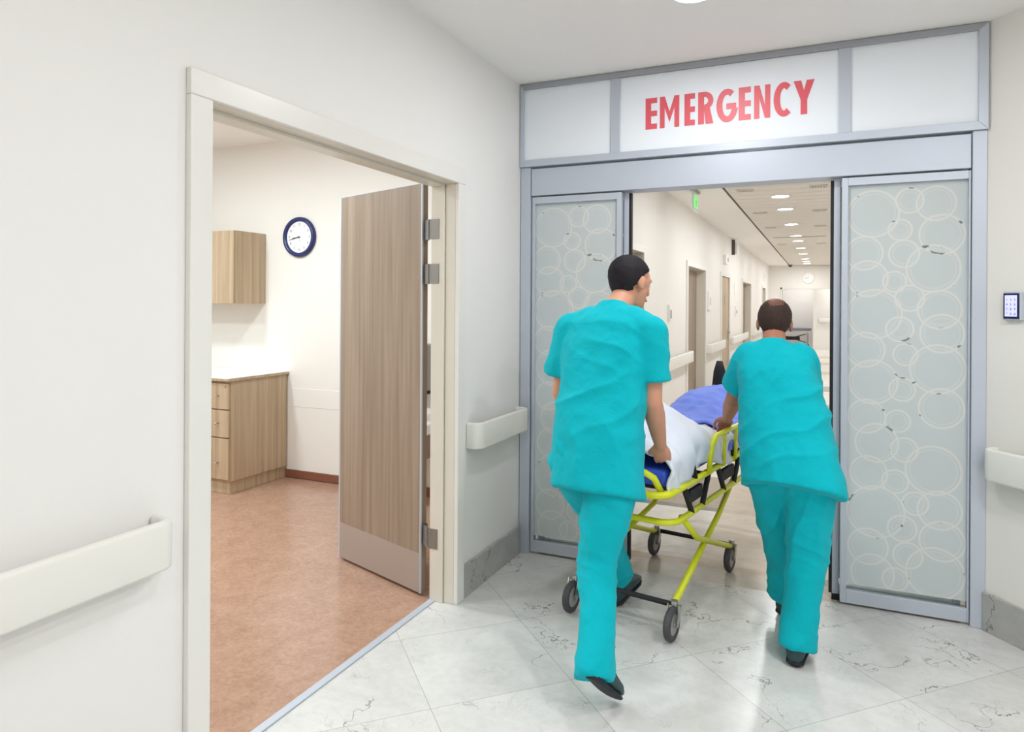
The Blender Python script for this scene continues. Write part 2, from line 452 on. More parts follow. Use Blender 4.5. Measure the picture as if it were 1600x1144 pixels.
# left wall with the double door opening (y 1.51..3.03) and five corridor doors
OPN = [(1.49, 3.05, 2.12)]
CD = [(6.15, 6.93), (9.45, 10.95), (12.8, 13.92), (16.3, 18.2), (21.7, 22.95)]
OPN += [(a - .02, b + .02, 2.045) for a, b in CD]
bm = bmesh.new(); y = -3
ys = [-3]
for a, b, z in OPN:
    if a < Y1 and y < Y1: pass
    box(bm, -.13, 0, y, a, 0, 2.9); box(bm, -.13, 0, a, b, z, 2.9); y = b
    if b == 3.05:
        box(bm, -.13, 0, b, Y1, 0, 2.9); y = Y1
        struct('wall_left', bm, 'wall', 'white lobby wall on the left with the open double door', 'wall'); bm = bmesh.new()
box(bm, -.13, 0, y, YE, 0, 2.9)
struct('wall_corridor_left', bm, 'wall_warm', 'white left wall of the corridor with its row of doors', 'wall')
bm = bmesh.new(); box(bm, 2.4, 2.53, Y1 + .1, YE, 0, 2.9)
struct('wall_corridor_right', bm, 'wall_warm', 'white right wall of the corridor behind the frosted door', 'wall')
bm = bmesh.new(); box(bm, -.13, .41, YE, YE + .15, 0, 2.9); box(bm, .41, 2.4, YE, YE + .15, 2.04, 2.9); box(bm, 2.4, 6, YE, YE + .15, 0, 2.9)
struct('wall_corridor_end', bm, 'wall_warm', 'far end wall of the corridor with a wide doorway', 'wall')
bm = bmesh.new(); box(bm, -3, 1.34, 27.4, 27.5, 0, 2.9); box(bm, 1.34, 6, 26.0, 26.1, 0, 2.9); box(bm, 1.34, 1.44, 26.1, 27.4, 0, 2.9); box(bm, -3.1, -3, YE, 27.5, 0, 2.9); box(bm, 6, 6.1, YE, 26, 0, 2.9)
struct('wall_hall', bm, 'wall_warm', 'cream walls of the hall beyond the corridor end', 'wall')
bm = bmesh.new()
for x0, x1, y0, y1 in ((.36, .41, YE - .02, YE + .17),): box(bm, x0, x1, y0, y1, 0, 2.09)
box(bm, .36, 2.4, YE - .02, YE + .17, 2.04, 2.09)
struct('trim_corridor_end', bm, 'casing', 'pale casing around the wide doorway at the corridor end', 'trim')
# side room walls
bm = bmesh.new(); box(bm, -4.2, -.13, 4.65, 4.75, 0, 3.0)
struct('wall_room_back', bm, 'wall_warm', 'white back wall of the side room with the wall clock', 'wall')
bm = bmesh.new(); box(bm, -4.3, -4.2, .2, 4.75, 0, 3.0)
struct('wall_room_left', bm, 'wall_warm', 'white left wall of the side room', 'wall')
bm = bmesh.new(); box(bm, -4.2, -.13, .1, .2, 0, 3.0)
struct('wall_room_near', bm, 'wall_warm', 'white near wall of the side room', 'wall')
bm = bmesh.new(); box(bm, -4.0, -.14, 4.635, 4.65, 0, .07)
bmesh.ops.recalc_face_normals(bm, faces=bm.faces)
struct('baseboard_room', bm, 'cove', 'reddish brown coved skirting along the side room wall', 'baseboard', bevel=.006)
# angled right wall and the rest of the lobby
A = .89; WD = V((math.cos(A), -math.sin(A), 0)); WN = V((-math.sin(A), -math.cos(A), 0)); W0 = V((DW, Y1, 0)); WL = 3.0
def wp(s, n, z): return W0 + WD * s + WN * n + V((0, 0, z))
def wbox(bm, s0, s1, n0, n1, z0, z1):
    vs = [bm.verts.new(wp(s, n, z)) for s in (s0, s1) for n in (n0, n1) for z in (z0, z1)]
    for f in ((0, 1, 3, 2), (4, 6, 7, 5), (0, 4, 5, 1), (2, 3, 7, 6), (0, 2, 6, 4), (1, 5, 7, 3)):
        bm.faces.new([vs[i] for i in f])
bm = bmesh.new(); wbox(bm, 0, WL, -.12, 0, 0, 2.9); E = wp(WL, 0, 0); box(bm, E.x, E.x + .12, -3, E.y, 0, 2.9)
struct('wall_right', bm, 'wall_warm', 'white angled wall to the right of the sliding doors', 'wall')
bm = bmesh.new(); box(bm, -.13, 4.5, -3.1, -3, 0, 2.9)
struct('wall_behind', bm, 'wall', 'white lobby wall opposite the sliding doors', 'wall')
bm = bmesh.new()
def skirt_left(y0, y1):
    box(bm, 0, .018, y0, y1 - .003, 0, .165); 
y = 3.115; skirt_left(3.115, 3.215); skirt_left(3.215, 3.82); skirt_left(-3, 1.42)
struct('baseboard_left', bm, 'marble_skirt', 'grey marble skirting between the open door and the sliding doors', 'baseboard', bevel=.003)
bm = bmesh.new(); wbox(bm, .0, WL, 0, .018, 0, .175)
struct('baseboard_right', bm, 'marble_skirt', 'grey marble skirting of the angled right wall', 'baseboard', bevel=.003)
# door casing of the open door
bm = bmesh.new()
box(bm, 0, .022, 3.03, 3.105, 0, 2.1); box(bm, 0, .022, 1.43, 1.51, 0, 2.1); box(bm, 0, .022, 1.43, 3.105, 2.1, 2.178)
o = struct('trim_1', bm, 'casing', 'white painted casing around the open double doorway', 'door trim', bevel=.004)
bm = bmesh.new()
for x0, x1 in ((-.055, .0), (-.13, -.058)):
    t = 0 if x0 == -.055 else .012
    box(bm, x0, x1, 3.03 - t, 3.05, 0, 2.1 - t); box(bm, x0, x1, 1.49, 1.51 + t, 0, 2.1 - t); box(bm, x0, x1, 1.49, 3.05, 2.1 - t, 2.12)
box(bm, -.15, -.13, 3.05, 3.12, 0, 2.15); box(bm, -.16, -.13, 1.44, 1.51, 0, 2.15); box(bm, -.15, -.13, 1.44, 3.12, 2.1, 2.15)
obj('jamb', bm, 'jamb', o, bevel=.002)
bx('threshold_strip', 'alu', -.135, -.10, 1.51, 3.03, 0, .006, parent=o, bevel=.002)

# ------------------------------------------------------------------ open wooden door
def door_leaf():
    r = thing('door_1', 'open wood-grain door leaf with steel kick plate and silver edges', 'door', (-.16, 3.05, 0), kind='structure')
    F = V((-.916, 3.295, 0)); N = V((-.201, 3.045, 0)); d = (N - F).normalized(); n = V((-d.y, d.x, 0))
    def at(s, t, z): return F + d * s + n * t + V((0, 0, z))
    L = (N - F).length
    def lb(bm, s0, s1, t0, t1, z0, z1):
        vs = [bm.verts.new(at(s, t, z)) for s in (s0, s1) for t in (t0, t1) for z in (z0, z1)]
        for f in ((0, 1, 3, 2), (4, 6, 7, 5), (0, 4, 5, 1), (2, 3, 7, 6), (0, 2, 6, 4), (1, 5, 7, 3)): bm.faces.new([vs[i] for i in f])
    bm = bmesh.new(); lb(bm, .012, L - .008, 0, .044, .012, 2.115); obj('leaf', bm, 'wood', r)
    bm = bmesh.new(); lb(bm, 0, .012, -.001, .045, .012, 2.118); lb(bm, L - .008, L, -.001, .008, .012, 2.118); lb(bm, 0, L, -.001, .045, 2.115, 2.119)
    obj('edge_strip', bm, 'alu', r)
    bm = bmesh.new(); lb(bm, .014, L - .008, -.0025, .0, .016, .215); obj('kick_plate', bm, 'kick', r)
    for z in (1.875, 1.65, .315):
        h = None
        bm = bmesh.new()
        c = V((-.158, 3.044, 0))
        lb(bm, L - .0, L + .002, .012, .044, z - .05, z + .05)
        box(bm, -.128, -.085, 3.0145, 3.0185, z - .05, z + .05)
        obox(bm, (-.128, 3.0165, z), c + V((0, -.006, z)), .004, .1)
        obox(bm, at(L + .001, .014, z), c + V((0, -.006, z)), .004, .1)
        h = obj('hinge', bm, 'hinge', r)
        bm = bmesh.new()
        for i in range(5): cone(bm, c + V((0, -.01, z - .052 + i * .021)), c + V((0, -.01, z - .052 + i * .021 + .0195)), .0075)
        obj('hinge_knuckle', bm, 'hinge', h, smooth=False)
        bm = bmesh.new()
        for q in (-.036, -.012, .012, .036): cone(bm, V((-.103 + (.006 if q > 0 else -.006), 3.0145, z + q)), V((-.103 + (.006 if q > 0 else -.006), 3.0135, z + q)), .0035, n=8)
        obj('hinge_screws', bm, 'grey', h)
    # lever handle on the far face, and its rose on the near side of the lock edge
    return r
door_leaf()

# ------------------------------------------------------------------ side room furniture
r = thing('drawer_cabinet', 'oak drawer cabinet with knobs under the white worktop in the side room', 'cabinet', (-2.8, 4.3, 0))
bx('carcass', 'woodtan', -3.05, -2.53, 4.02, 4.635, .10, .885, r)
bx('plinth', 'woodtan', -3.05, -2.545, 4.03, 4.635, 0, .10, r)
for z0, z1, k in ((.665, .865, .77), (.445, .655, .555), (.115, .435, .245)):
    d = bx('drawer', 'woodtan', -2.98, -2.535, 4.0, 4.019, z0, z1, r, bevel=.002)
    bm = bmesh.new(); cone(bm, (-2.64, 4.0, k), (-2.64, 3.975, k), .004); ball(bm, (-2.64, 3.972, k), .009)
    obj('knob', bm, 'steel', d, smooth=True)
    if z0 > .6:
        bm = bmesh.new(); cone(bm, (-2.573, 4.0, .845), (-2.573, 3.994, .845), .009)
        obj('lock', bm, 'steel', d)
r = thing('base_cabinet', 'oak base cabinet left of the drawers, mostly behind the door casing', 'cabinet', (-3.5, 4.3, 0))
bx('carcass', 'woodtan', -4.1, -3.055, 4.02, 4.635, .10, .885, r); bx('plinth', 'woodtan', -4.1, -3.055, 4.03, 4.635, 0, .10, r)
for a in (-4.09, -3.57):
    d = bx('cabinet_door', 'woodtan', a, a + .505, 4.0, 4.019, .115, .865, r, bevel=.002)
    bm = bmesh.new(); cone(bm, (a + .45, 4.0, .8), (a + .45, 3.975, .8), .004); ball(bm, (a + .45, 3.972, .8), .009); obj('knob', bm, 'steel', d, smooth=True)
bm = bmesh.new(); box(bm, -4.15, -2.52, 3.985, 4.645, .887, .912)
r = tag(obj('worktop', bm, 'top', bevel=.002, origin=(-3.3, 4.3, .887)), 'white worktop lying on the oak drawer cabinet', 'worktop')
bx('edge_band', 'woodtan', -4.151, -2.517, 3.981, 4.646, .8865, .906, r)
r = thing('wall_cabinet', 'oak wall cabinet hung above the worktop, left of the blue clock', 'cabinet', (-3.2, 4.5, 1.49))
bx('carcass', 'woodtan', -3.75, -2.79, 4.315, 4.648, 1.49, 2.1, r)
for a in (-3.745, -3.27): bx('cabinet_door', 'woodtan', a, a + .472, 4.295, 4.314, 1.49, 2.1, r, bevel=.002)
bm = bmesh.new(); box(bm, -2.474, -1.55, 4.6475, 4.6505, .61, .768)
tag(obj('access_panel', bm, 'wall_warm', bevel=.002, origin=(-2, 4.65, .85)), 'flat white cover panel on the side room wall below the clock', 'panel')

def clock(name, label, c, R, ry, rim, face_t=.02):
    """wall clock hung on a wall that faces -y"""
    c = V(c); r = thing(name, label, 'clock', c)
    bm = bmesh.new(); n = 64
    prof = [(R, 0), (R, .012), (R * .97, .028), (R * .90, .034), (R * .80, .026), (R * .775, .014), (R * .775, .002)]
    rings = [[bm.verts.new(c + V((p * math.cos(2 * PI * i / n), -q, p * math.sin(2 * PI * i / n)))) for i in range(n)] for p, q in prof]
    for a, b in zip(rings, rings[1:]):
        for i in range(n): bm.faces.new((a[i], a[(i + 1) % n], b[(i + 1) % n], b[i]))
    bm.faces.new(rings[0]); bm.faces.new(rings[-1][::-1])
    obj('rim', bm, rim, r, smooth=True)
    bm = bmesh.new(); cone(bm, c + V((0, -.002, 0)), c + V((0, -.012, 0)), R * .78, n=48)
    f = obj('dial', bm, 'dial', r)
    for h in range(1, 13):
        a = h * PI / 6; q = c + V((math.sin(a) * R * .62, -.013, math.cos(a) * R * .62))
        obj('numeral', text_mesh(str(h), R * .17, lambda x, y, z, q=q: q + V((x, -z, y)), .0005), 'numeral', f)
    def hand(nm, ang, ln, wd, m, y):
        a = math.radians(ang); d = V((math.sin(a), 0, math.cos(a)))
        bm = bmesh.new(); obox(bm, c + V((0, -y, 0)) - d * R * .08, c + V((0, -y, 0)) + d * ln, .0015, wd, V((0, 0, 1)) if abs(d.z) < .9 else V((1, 0, 0)))
        obj(nm, bm, m, r)
    hand('hour_hand', 261.5, R * .42, R * .035, 'black', .016)
    hand('minute_hand', 257, R * .62, R * .022, 'black', .018)
    hand('second_hand', 160, R * .25, R * .01, 'grey', .020)
    bm = bmesh.new(); cone(bm, c + V((0, -.012, 0)), c + V((0, -.023, 0)), R * .03); obj('hub', bm, 'black', r)
    return r
clock('wall_clock', 'round wall clock with navy blue rim in the side room', (-2.405, 4.648, 2.06), .172, 0, 'navy')
clock('wall_clock', 'round white wall clock above the doorway at the far corridor end', (1.205, YE - .002, 2.41), .19, 0, 'white')

# things seen through the gap beside the door
r = thing('soap_dispenser', 'grey soap dispenser with black nozzle seen through the door gap', 'dispenser', (-1.16, 4.65, .81))
bm = bmesh.new(); box(bm, -1.25, -1.07, 4.53, 4.648, .83, 1.19); obj('body', bm, 'grey', r, bevel=.02, seg=3)
bm = bmesh.new(); box(bm, -1.22, -1.10, 4.52, 4.64, .80, .83); box(bm, -1.15, -1.11, 4.51, 4.55, .745, .80); obj('nozzle', bm, 'black', r, bevel=.006)
r = thing('washbasin', 'white washbasin with a brown front panel seen through the door gap', 'sink', (-1.16, 4.45, .4))
bm = bmesh.new(); box(bm, -1.42, -.9, 4.20, 4.648, .55, .64)
vs = box(bm, -1.36, -.96, 4.24, 4.58, .6, .70)
obj('basin', bm, 'basin', r, bevel=.02, seg=3)
bm = bmesh.new(); box(bm, -1.40, -.92, 4.24, 4.648, .38, .548); obj('front_panel', bm, 'brownpanel', r, bevel=.004)
bm = bmesh.new(); tube(bm, [(-1.16, 4.60, .70), (-1.16, 4.60, .80), (-1.16, 4.56, .82), (-1.16, 4.48, .80)], .010); obj('tap', bm, 'steel', r, smooth=True)

# ------------------------------------------------------------------ aluminium door front with the sign
r = thing('door_frame', 'silver aluminium frame with header box around the sliding doors', 'door frame', (1.18, Y1, 0))
def yb(bm, x0, x1, z0, z1, y0=Y1 - .0, y1=Y1 + .09): box(bm, x0, x1, y0, y1, z0, z1)
for x0, x1 in ((.004, .066), (2.308, DW)):
    bm = bmesh.new(); yb(bm, x0, x1, 0, 2.322, Y1 - .005, Y1 + .12); obj('jamb_post', bm, 'alu', r, bevel=.003)
bm = bmesh.new(); yb(bm, .069, 2.305, 2.15, 2.312, Y1 + .003, Y1 + .14); obj('header_box', bm, 'alu', r, bevel=.003)
def mitre(name, pts):
    bm = bmesh.new()
    prism(bm, pts, lambda x, z: V((x, Y1 - .022, z)), lambda x, z: V((x, Y1 + .06, z)))
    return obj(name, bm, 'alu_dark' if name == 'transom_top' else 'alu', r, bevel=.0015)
o0, o1, z0, z1, t = .003, DW, 2.322, H - .002, .043
i0, i1, j0, j1 = .029, 2.328, 2.362, 2.785
mitre('transom_top', [(o0, z1), (i0, j1), (i1, j1), (o1, z1)])
mitre('transom_sill', [(o0, z0), (o1, z0), (i1, j0), (i0, j0)])
mitre('transom_side', [(o0, z0), (i0, j0), (i0, j1), (o0, z1)])
mitre('transom_side', [(o1, z0), (o1, z1), (i1, j1), (i1, j0)])
for x0, x1 in ((.563, .621), (1.738, 1.795)):
    bm = bmesh.new(); yb(bm, x0, x1, j0, j1, Y1 - .018, Y1 + .05); obj('mullion', bm, 'alu', r, bevel=.002)
for x0, x1 in ((i0, .563), (1.795, i1)):
    bm = bmesh.new(); yb(bm, x0 - .005, x1 + .005, j0 - .005, j1 + .005, Y1 - .008, Y1 + .004); obj('transom_panel', bm, 'panel_white', r)
r = thing('emergency_sign', 'white transom panel with red EMERGENCY lettering over the sliding doors', 'sign', (1.18, Y1 - .004, j0))
bm = bmesh.new(); yb(bm, .621, 1.738, j0 + .001, j1 - .001, Y1 - .009, Y1 + .004); obj('panel', bm, 'panel_white', r)
LX = [(.764, .828), (.844, .95), (.978, 1.034), (1.051, 1.127), (1.147, 1.246), (1.261, 1.322), (1.338, 1.418), (1.434, 1.524), (1.53, 1.628)]
def arc(cx, cz, rx, rz, a0, a1, t, n=20):
    """closed outline of a thick arc, angles in degrees"""
    o = []; i = []
    for k in range(n + 1):
        a = math.radians(a0 + (a1 - a0) * k / n)
        o.append((cx + rx * math.cos(a), cz + rz * math.sin(a))); i.append((cx + (rx - t) * math.cos(a), cz + (rz - t) * math.sin(a)))
    return o, i
def letter(ch, x0, x1):
    zb, zt = 2.477, 2.650; h = zt - zb; w = x1 - x0; t = .031
    P = []
    rect = lambda a, b, c, d: P.append([(a, c), (b, c), (b, d), (a, d)])
    def ring(cx, cz, rx, rz, a0, a1, t=t, n=22):
        o, i = arc(cx, cz, rx, rz, a0, a1, t, n)
        for k in range(n): P.append([o[k], o[k + 1], i[k + 1], i[k]])
    if ch == 'E':
        rect(x0, x0 + t, zb, zt)
        for a, b in ((zb, zb + t * .95), (zb + h / 2 - t * .48, zb + h / 2 + t * .48), (zt - t * .95, zt)): rect(x0 + t, x1, a, b)
    elif ch == 'M':
        rect(x0, x0 + t * .85, zb, zt); rect(x1 - t * .85, x1, zb, zt); m = (x0 + x1) / 2; q = zb + .03
        P.append([(x0 + t * .85, zt), (x0 + t * .85, zt - .062), (m, q), (m, q + .058)]); P.append([(x1 - t * .85, zt - .062), (x1 - t * .85, zt), (m, q + .058), (m, q)])
    elif ch == 'N':
        rect(x0, x0 + t * .85, zb, zt); rect(x1 - t * .85, x1, zb, zt)
        P.append([(x0 + t * .85, zt), (x0 + t * .85, zt - .068), (x1 - t * .85, zb), (x1 - t * .85, zb + .068)])
    elif ch == 'R':
        rect(x0, x0 + t, zb, zt); rr = .048; cz = zt - rr
        rect(x0 + t, x1 - rr, zt - t * .9, zt); rect(x0 + t, x1 - rr, zt - 2 * rr, zt - 2 * rr + t * .9)
        ring(x1 - rr + .004, cz, rr, rr, -90, 90, .027)
        P.append([(x0 + t * .95, cz - rr + .012), (x0 + t * 1.95, cz - rr + .012), (x1 + .004, zb), (x1 - t * 1.15, zb)])
    elif ch in 'GC':
        rx, rz = w * .56, h * .515; cx = x0 + rx; cz = zb + h / 2
        ring(cx, cz, rx, rz, 52, 308 if ch == 'C' else 360 - 12)
        if ch == 'G':
            rect(cx - .004, x1 + .002, cz - t * .5 - .004, cz + t * .45 - .004)
    elif ch == 'Y':
        m = (x0 + x1) / 2; q = zb + h * .46
        rect(m - t * .5, m + t * .5, zb, q + .02)
        P.append([(x0, zt), (m - t * .5, q - .004), (m + t * .22, q - .004 + .02), (x0 + t * 1.15, zt)])
        P.append([(x1, zt), (x1 - t * 1.15, zt), (m - t * .22, q + .016), (m + t * .5, q - .004)])
    bm = bmesh.new()
    for k_, poly in enumerate(P):
        area_ = sum(poly[i][0] * poly[(i + 1) % len(poly)][1] - poly[(i + 1) % len(poly)][0] * poly[i][1] for i in range(len(poly)))
        if area_ < 0: poly = poly[::-1]
        prism(bm, poly, lambda x, z: V((x, Y1 - .0092, z)), lambda x, z: V((x, Y1 - .0112 - .00006 * k_, z)))
    return bm
for ch, (a, b) in zip('EMERGENCY', LX): obj('letter', letter(ch, a, b), 'red', r)

def pane(parent, x0, y, x1):
    bm = bmesh.new(); box(bm, x0, x1, y, y + .008, .072, 2.105)
    me = bpy.data.meshes.new('glass_pane'); bmesh.ops.recalc_face_normals(bm, faces=bm.faces); bm.to_mesh(me); bm.free()
    return link('glass_pane', me, 'frost', parent, origin=(x0, y, 0))
def glazed(name, num, label, x0, x1, y, gx0, gx1, th=.04):
    """glazed leaf: four frame members and a pane; x0..x1 overall, gx0..gx1 the glass"""
    r = thing(name, label, 'glass door', ((x0 + x1) / 2, y, 0), kind='structure')
    for a, b in ((x0, gx0), (gx1, x1)):
        bm = bmesh.new(); box(bm, a, b, y, y + th, .012, 2.142); obj('stile', bm, 'alu', r, bevel=.002)
    bm = bmesh.new(); box(bm, gx0, gx1, y, y + th, .012, .078); obj('bottom_rail', bm, 'alu', r, bevel=.002)
    bm = bmesh.new(); box(bm, gx0, gx1, y, y + th, 2.102, 2.142); obj('top_rail', bm, 'alu', r, bevel=.002)
    pane(r, gx0 - .006, y + th / 2, gx1 + .006)
    return r
glazed('door_2', 2, 'fixed frosted glass sidelight with ring pattern at the left, behind the taller nurse', .072, .622, Y1 + .012, .09, .594)
glazed('door_3', 3, 'fixed frosted glass sidelight with ring pattern right of the doorway', 1.757, 2.306, Y1 + .012, 1.786, 2.297)
r = glazed('door_4', 4, 'left sliding glass leaf parked behind the left sidelight', .10, .652, Y1 + .066, .135, .622)
bx('edge_seal', 'rubber', .6525, .667, Y1 + .07, Y1 + .10, .03, 2.142, r)
r = glazed('door_5', 5, 'right sliding glass leaf parked behind the right sidelight', 1.722, 2.28, Y1 + .066, 1.752, 2.25)
bx('edge_seal', 'rubber', 1.706, 1.7215, Y1 + .07, Y1 + .10, .03, 2.142, r)
bx('floor_guide', 'rubber', 1.72, 1.76, Y1 + .06, Y1 + .11, 0, .03, r)

# ------------------------------------------------------------------ hand rails
def handrail(name, label, P, s0, s1, z0, z1, r0=True, r1=True, d=.09, t=.028):
    """U-shaped bumper rail; P(s, n, z) places it, s along the wall and n away from it"""
    R = .05; pts = []
    if r0: pts += [(s0, 0)] + [(s0 + R - R * math.cos(a), d - R + R * math.sin(a)) for a in (i * PI / 2 / 8 for i in range(9))]
    else: pts += [(s0, d)]
    if r1: pts += [(s1 - R + R * math.sin(a), d - R + R * math.cos(a)) for a in (i * PI / 2 / 8 for i in range(9))] + [(s1, 0)]
    else: pts += [(s1, d)]
    bm = bmesh.new(); rows = []
    for i, (s, n) in enumerate(pts):
        a = pts[max(i - 1, 0)]; b = pts[min(i + 1, len(pts) - 1)]
        dx, dy = b[0] - a[0], b[1] - a[1]; l = math.hypot(dx, dy); nx, ny = dy / l, -dx / l
        rows.append([bm.verts.new(P(s + nx * o, n + ny * o, z)) for o, z in ((0, z0), (0, z1), (t, z1), (t, z0))])
    for a, b in zip(rows, rows[1:]):
        for j in range(4): bm.faces.new((a[j], b[j], b[(j + 1) % 4], a[(j + 1) % 4]))
    bm.faces.new(rows[0]); bm.faces.new(rows[-1][::-1])
    r = thing(name, label, 'handrail', P((s0 + s1) / 2, 0, z0))
    obj('rail_cover', bm, 'rail', r, bevel=.011, seg=3, smooth=True)
    s = s0 + .14
    while s < s1 - .1:
        bm = bmesh.new(); vs = [bm.verts.new(P(s + a, n, z)) for a in (-.03, .03) for n in (-.001, d - t) for z in (z0 + .025, z1 - .03)]
        for f in ((0, 1, 3, 2), (4, 6, 7, 5), (0, 4, 5, 1), (2, 3, 7, 6), (0, 2, 6, 4), (1, 5, 7, 3)): bm.faces.new([vs[i] for i in f])
        obj('bracket', bm, 'grey', r); s += .8
    return r
LP = lambda s, n, z: V((n, s, z))
G = 'white bumper handrails'
handrail('handrail', 'long white bumper handrail on the near left wall', LP, -2.6, 1.345, .785, .917)
handrail('handrail', 'short white bumper handrail between the open door and the sliding doors', LP, 3.15, 3.795, .752, .888)
handrail('handrail', 'white bumper handrail on the angled right wall below the keypad', wp, .045, 2.6, .715, .86)
nm = ['nearest white handrail on the corridor wall, before the second door', 'second white handrail along the corridor wall, between second and third doors',
      'third white handrail along the corridor wall, between third and fourth doors', 'farthest white handrail on the corridor wall, before its last door']
for (a, b), l in zip(((7.05, 9.5), (11.1, 12.85), (14.0, 16.9), (18.35, 21.6)), nm): handrail('handrail', l, LP, a, b, .74, .885)
handrail('handrail', 'white handrail on the cream wall beyond the corridor end', lambda s, n, z: V((s, 26.0 - n, z)), 1.5, 3.5, .93, 1.07)
handrail('handrail', 'white handrail on the right corridor wall hidden behind the frosted leaf', lambda s, n, z: V((2.4 - n, s, z)), 5, 12, .74, .885)

# ------------------------------------------------------------------ corridor doors
dl = ['first corridor door, deep set, above the taller nurse\'s head', 'second corridor door, deep set with brown leaf, between the two nurses',
      'third corridor door, closed flush tan leaf with lever handle', 'fourth corridor door, deep set brown leaf near the shorter nurse\'s head', 'last corridor door on the left, at the far end']
for i, ((a, b), l) in enumerate(zip(CD, dl)):
    r = thing('door_%d' % (i + 6), l, 'door', (-.06, (a + b) / 2, 0), kind='structure')
    flush = i == 2
    bm = bmesh.new()
    for y0, y1 in ((a - .075, a), (b, b + .075)): box(bm, 0, .02, y0, y1, 0, 2.03)
    box(bm, 0, .02, a - .075, b + .075, 2.025, 2.10); obj('casing', bm, 'casing', r, bevel=.003)
    bm = bmesh.new(); box(bm, -.128, .0, a - .018, a, 0, 2.025); box(bm, -.128, .0, b, b + .018, 0, 2.025); box(bm, -.128, 0, a - .018, b + .018, 2.025, 2.043)
    obj('jamb', bm, 'jamb', r)
    x = -.008 if flush else -.125
    bx('leaf', 'woodtan' if flush else 'wood', x - .04, x, a + .004, b - .004, .01, 2.02, r)
    if flush:
        for z in (1.78, 1.55, .35):
            bm = bmesh.new(); cone(bm, (.006, a + .004, z - .05), (.006, a + .004, z + .05), .012, n=8); obj('hinge', bm, 'steel', r)
        bm = bmesh.new(); cone(bm, (x, b - .1, .98), (x + .05, b - .1, .98), .012, n=10); cone(bm, (x + .05, b - .1, .98), (x + .05, b - .24, .98), .011, n=10)
        box(bm, x, x + .008, b - .125, b - .075, .86, 1.03); obj('lever_handle', bm, 'steel', r)
        bx('door_number_plate', 'grey', x, x + .005, a + .52, a + .64, 1.5, 1.68, r)

# ------------------------------------------------------------------ corridor wall and ceiling fittings
def small(name, label, cat, parts, loc, group=None):
    r = thing(name, label, cat, loc, group)
    for nm_, m_, b in parts: bx(nm_, m_, *b, parent=r, bevel=.003)
    return r
small('wall_sensor', 'small white sensor box high on the corridor wall above the third door', 'sensor',
      [('box_body', 'white', (0, .05, 13.1, 13.42, 2.26, 2.42)), ('lens', 'grey', (.05, .056, 13.3, 13.4, 2.30, 2.38))], (0, 13.3, 2.3))
small('wall_switch', 'small white switch plate on the wall right of the second door', 'switch',
      [('plate', 'white', (0, .03, 11.22, 11.45, 1.42, 1.72)), ('rocker', 'vent', (.03, .036, 11.28, 11.40, 1.5, 1.62))], (0, 11.3, 1.5))
small('wall_switch', 'white switch plate on the wall left of the second door', 'switch',
      [('plate', 'white', (0, .03, 8.18, 8.28, 1.32, 1.50)), ('rocker', 'grey', (.03, .036, 8.2, 8.25, 1.34, 1.44))], (0, 8.2, 1.35))
small('wall_switch', 'white switch plate on the wall between third and fourth doors', 'switch',
      [('plate', 'white', (0, .03, 14.9, 15.1, 1.28, 1.48)), ('rocker', 'grey', (.03, .036, 14.95, 15.05, 1.33, 1.4))], (0, 15, 1.35))
small('notice_plate', 'small white plate on the wall above the switch past the third door', 'plate',
      [('plate', 'white', (0, .012, 14.75, 15.05, 1.72, 1.95))], (0, 15, 1.75))
small('notice_plate', 'small white plate on the wall above the last corridor door', 'plate',
      [('plate', 'white', (0, .02, 22.2, 22.7, 2.25, 2.5)), ('print', 'vent', (.02, .022, 22.25, 22.65, 2.3, 2.45))], (0, 22.4, 2.3))
small('projecting_sign', 'narrow box sign projecting from the corridor wall under the ceiling', 'sign',
      [('box_body', 'white', (.06, .11, 14.35, 14.47, 2.52, 2.74)), ('bracket', 'darkgap', (0, .06, 14.33, 14.36, 2.50, 2.80))], (0, 14.4, 2.6))
r = thing('exit_sign', 'green lit exit sign hanging edge-on from the corridor ceiling', 'exit sign', (.32, 8.1, H))
bm = bmesh.new(); box(bm, .29, .35, 7.95, 8.3, H - .022, H); obj('housing', bm, 'grey', r)
bm = bmesh.new(); box(bm, .312, .326, 7.97, 8.28, H - .24, H - .022); obj('panel', bm, 'clear', r)
bm = bmesh.new(); box(bm, .3265, .3285, 8.0, 8.25, H - .20, H - .07); obj('pictogram', bm, 'green', r)
bm = bmesh.new()
ball(bm, (.3285, 8.16, H - .10), (.0015, .012, .012), seg=10)
obox(bm, (.3295, 8.155, H - .115), (.3295, 8.13, H - .15), .018, .002); obox(bm, (.3295, 8.13, H - .15), (.3295, 8.16, H - .185), .014, .002); obox(bm, (.3295, 8.13, H - .15), (.3295, 8.10, H - .18), .014, .002)
box(bm, .3285, .3295, 8.04, 8.08, H - .185, H - .10)
obj('running_figure', bm, 'white', r)
r = thing('security_camera', 'small dark dome camera on the ceiling at the far corridor end', 'camera', (.68, 24.0, H))
bm = bmesh.new(); cone(bm, (.68, 24, H), (.68, 24, H - .03), .07, n=20); obj('base', bm, 'grey', r)
bm = bmesh.new(); ball(bm, (.68, 24, H - .03), (.06, .06, .055)); obj('dome', bm, 'black', r, smooth=True)

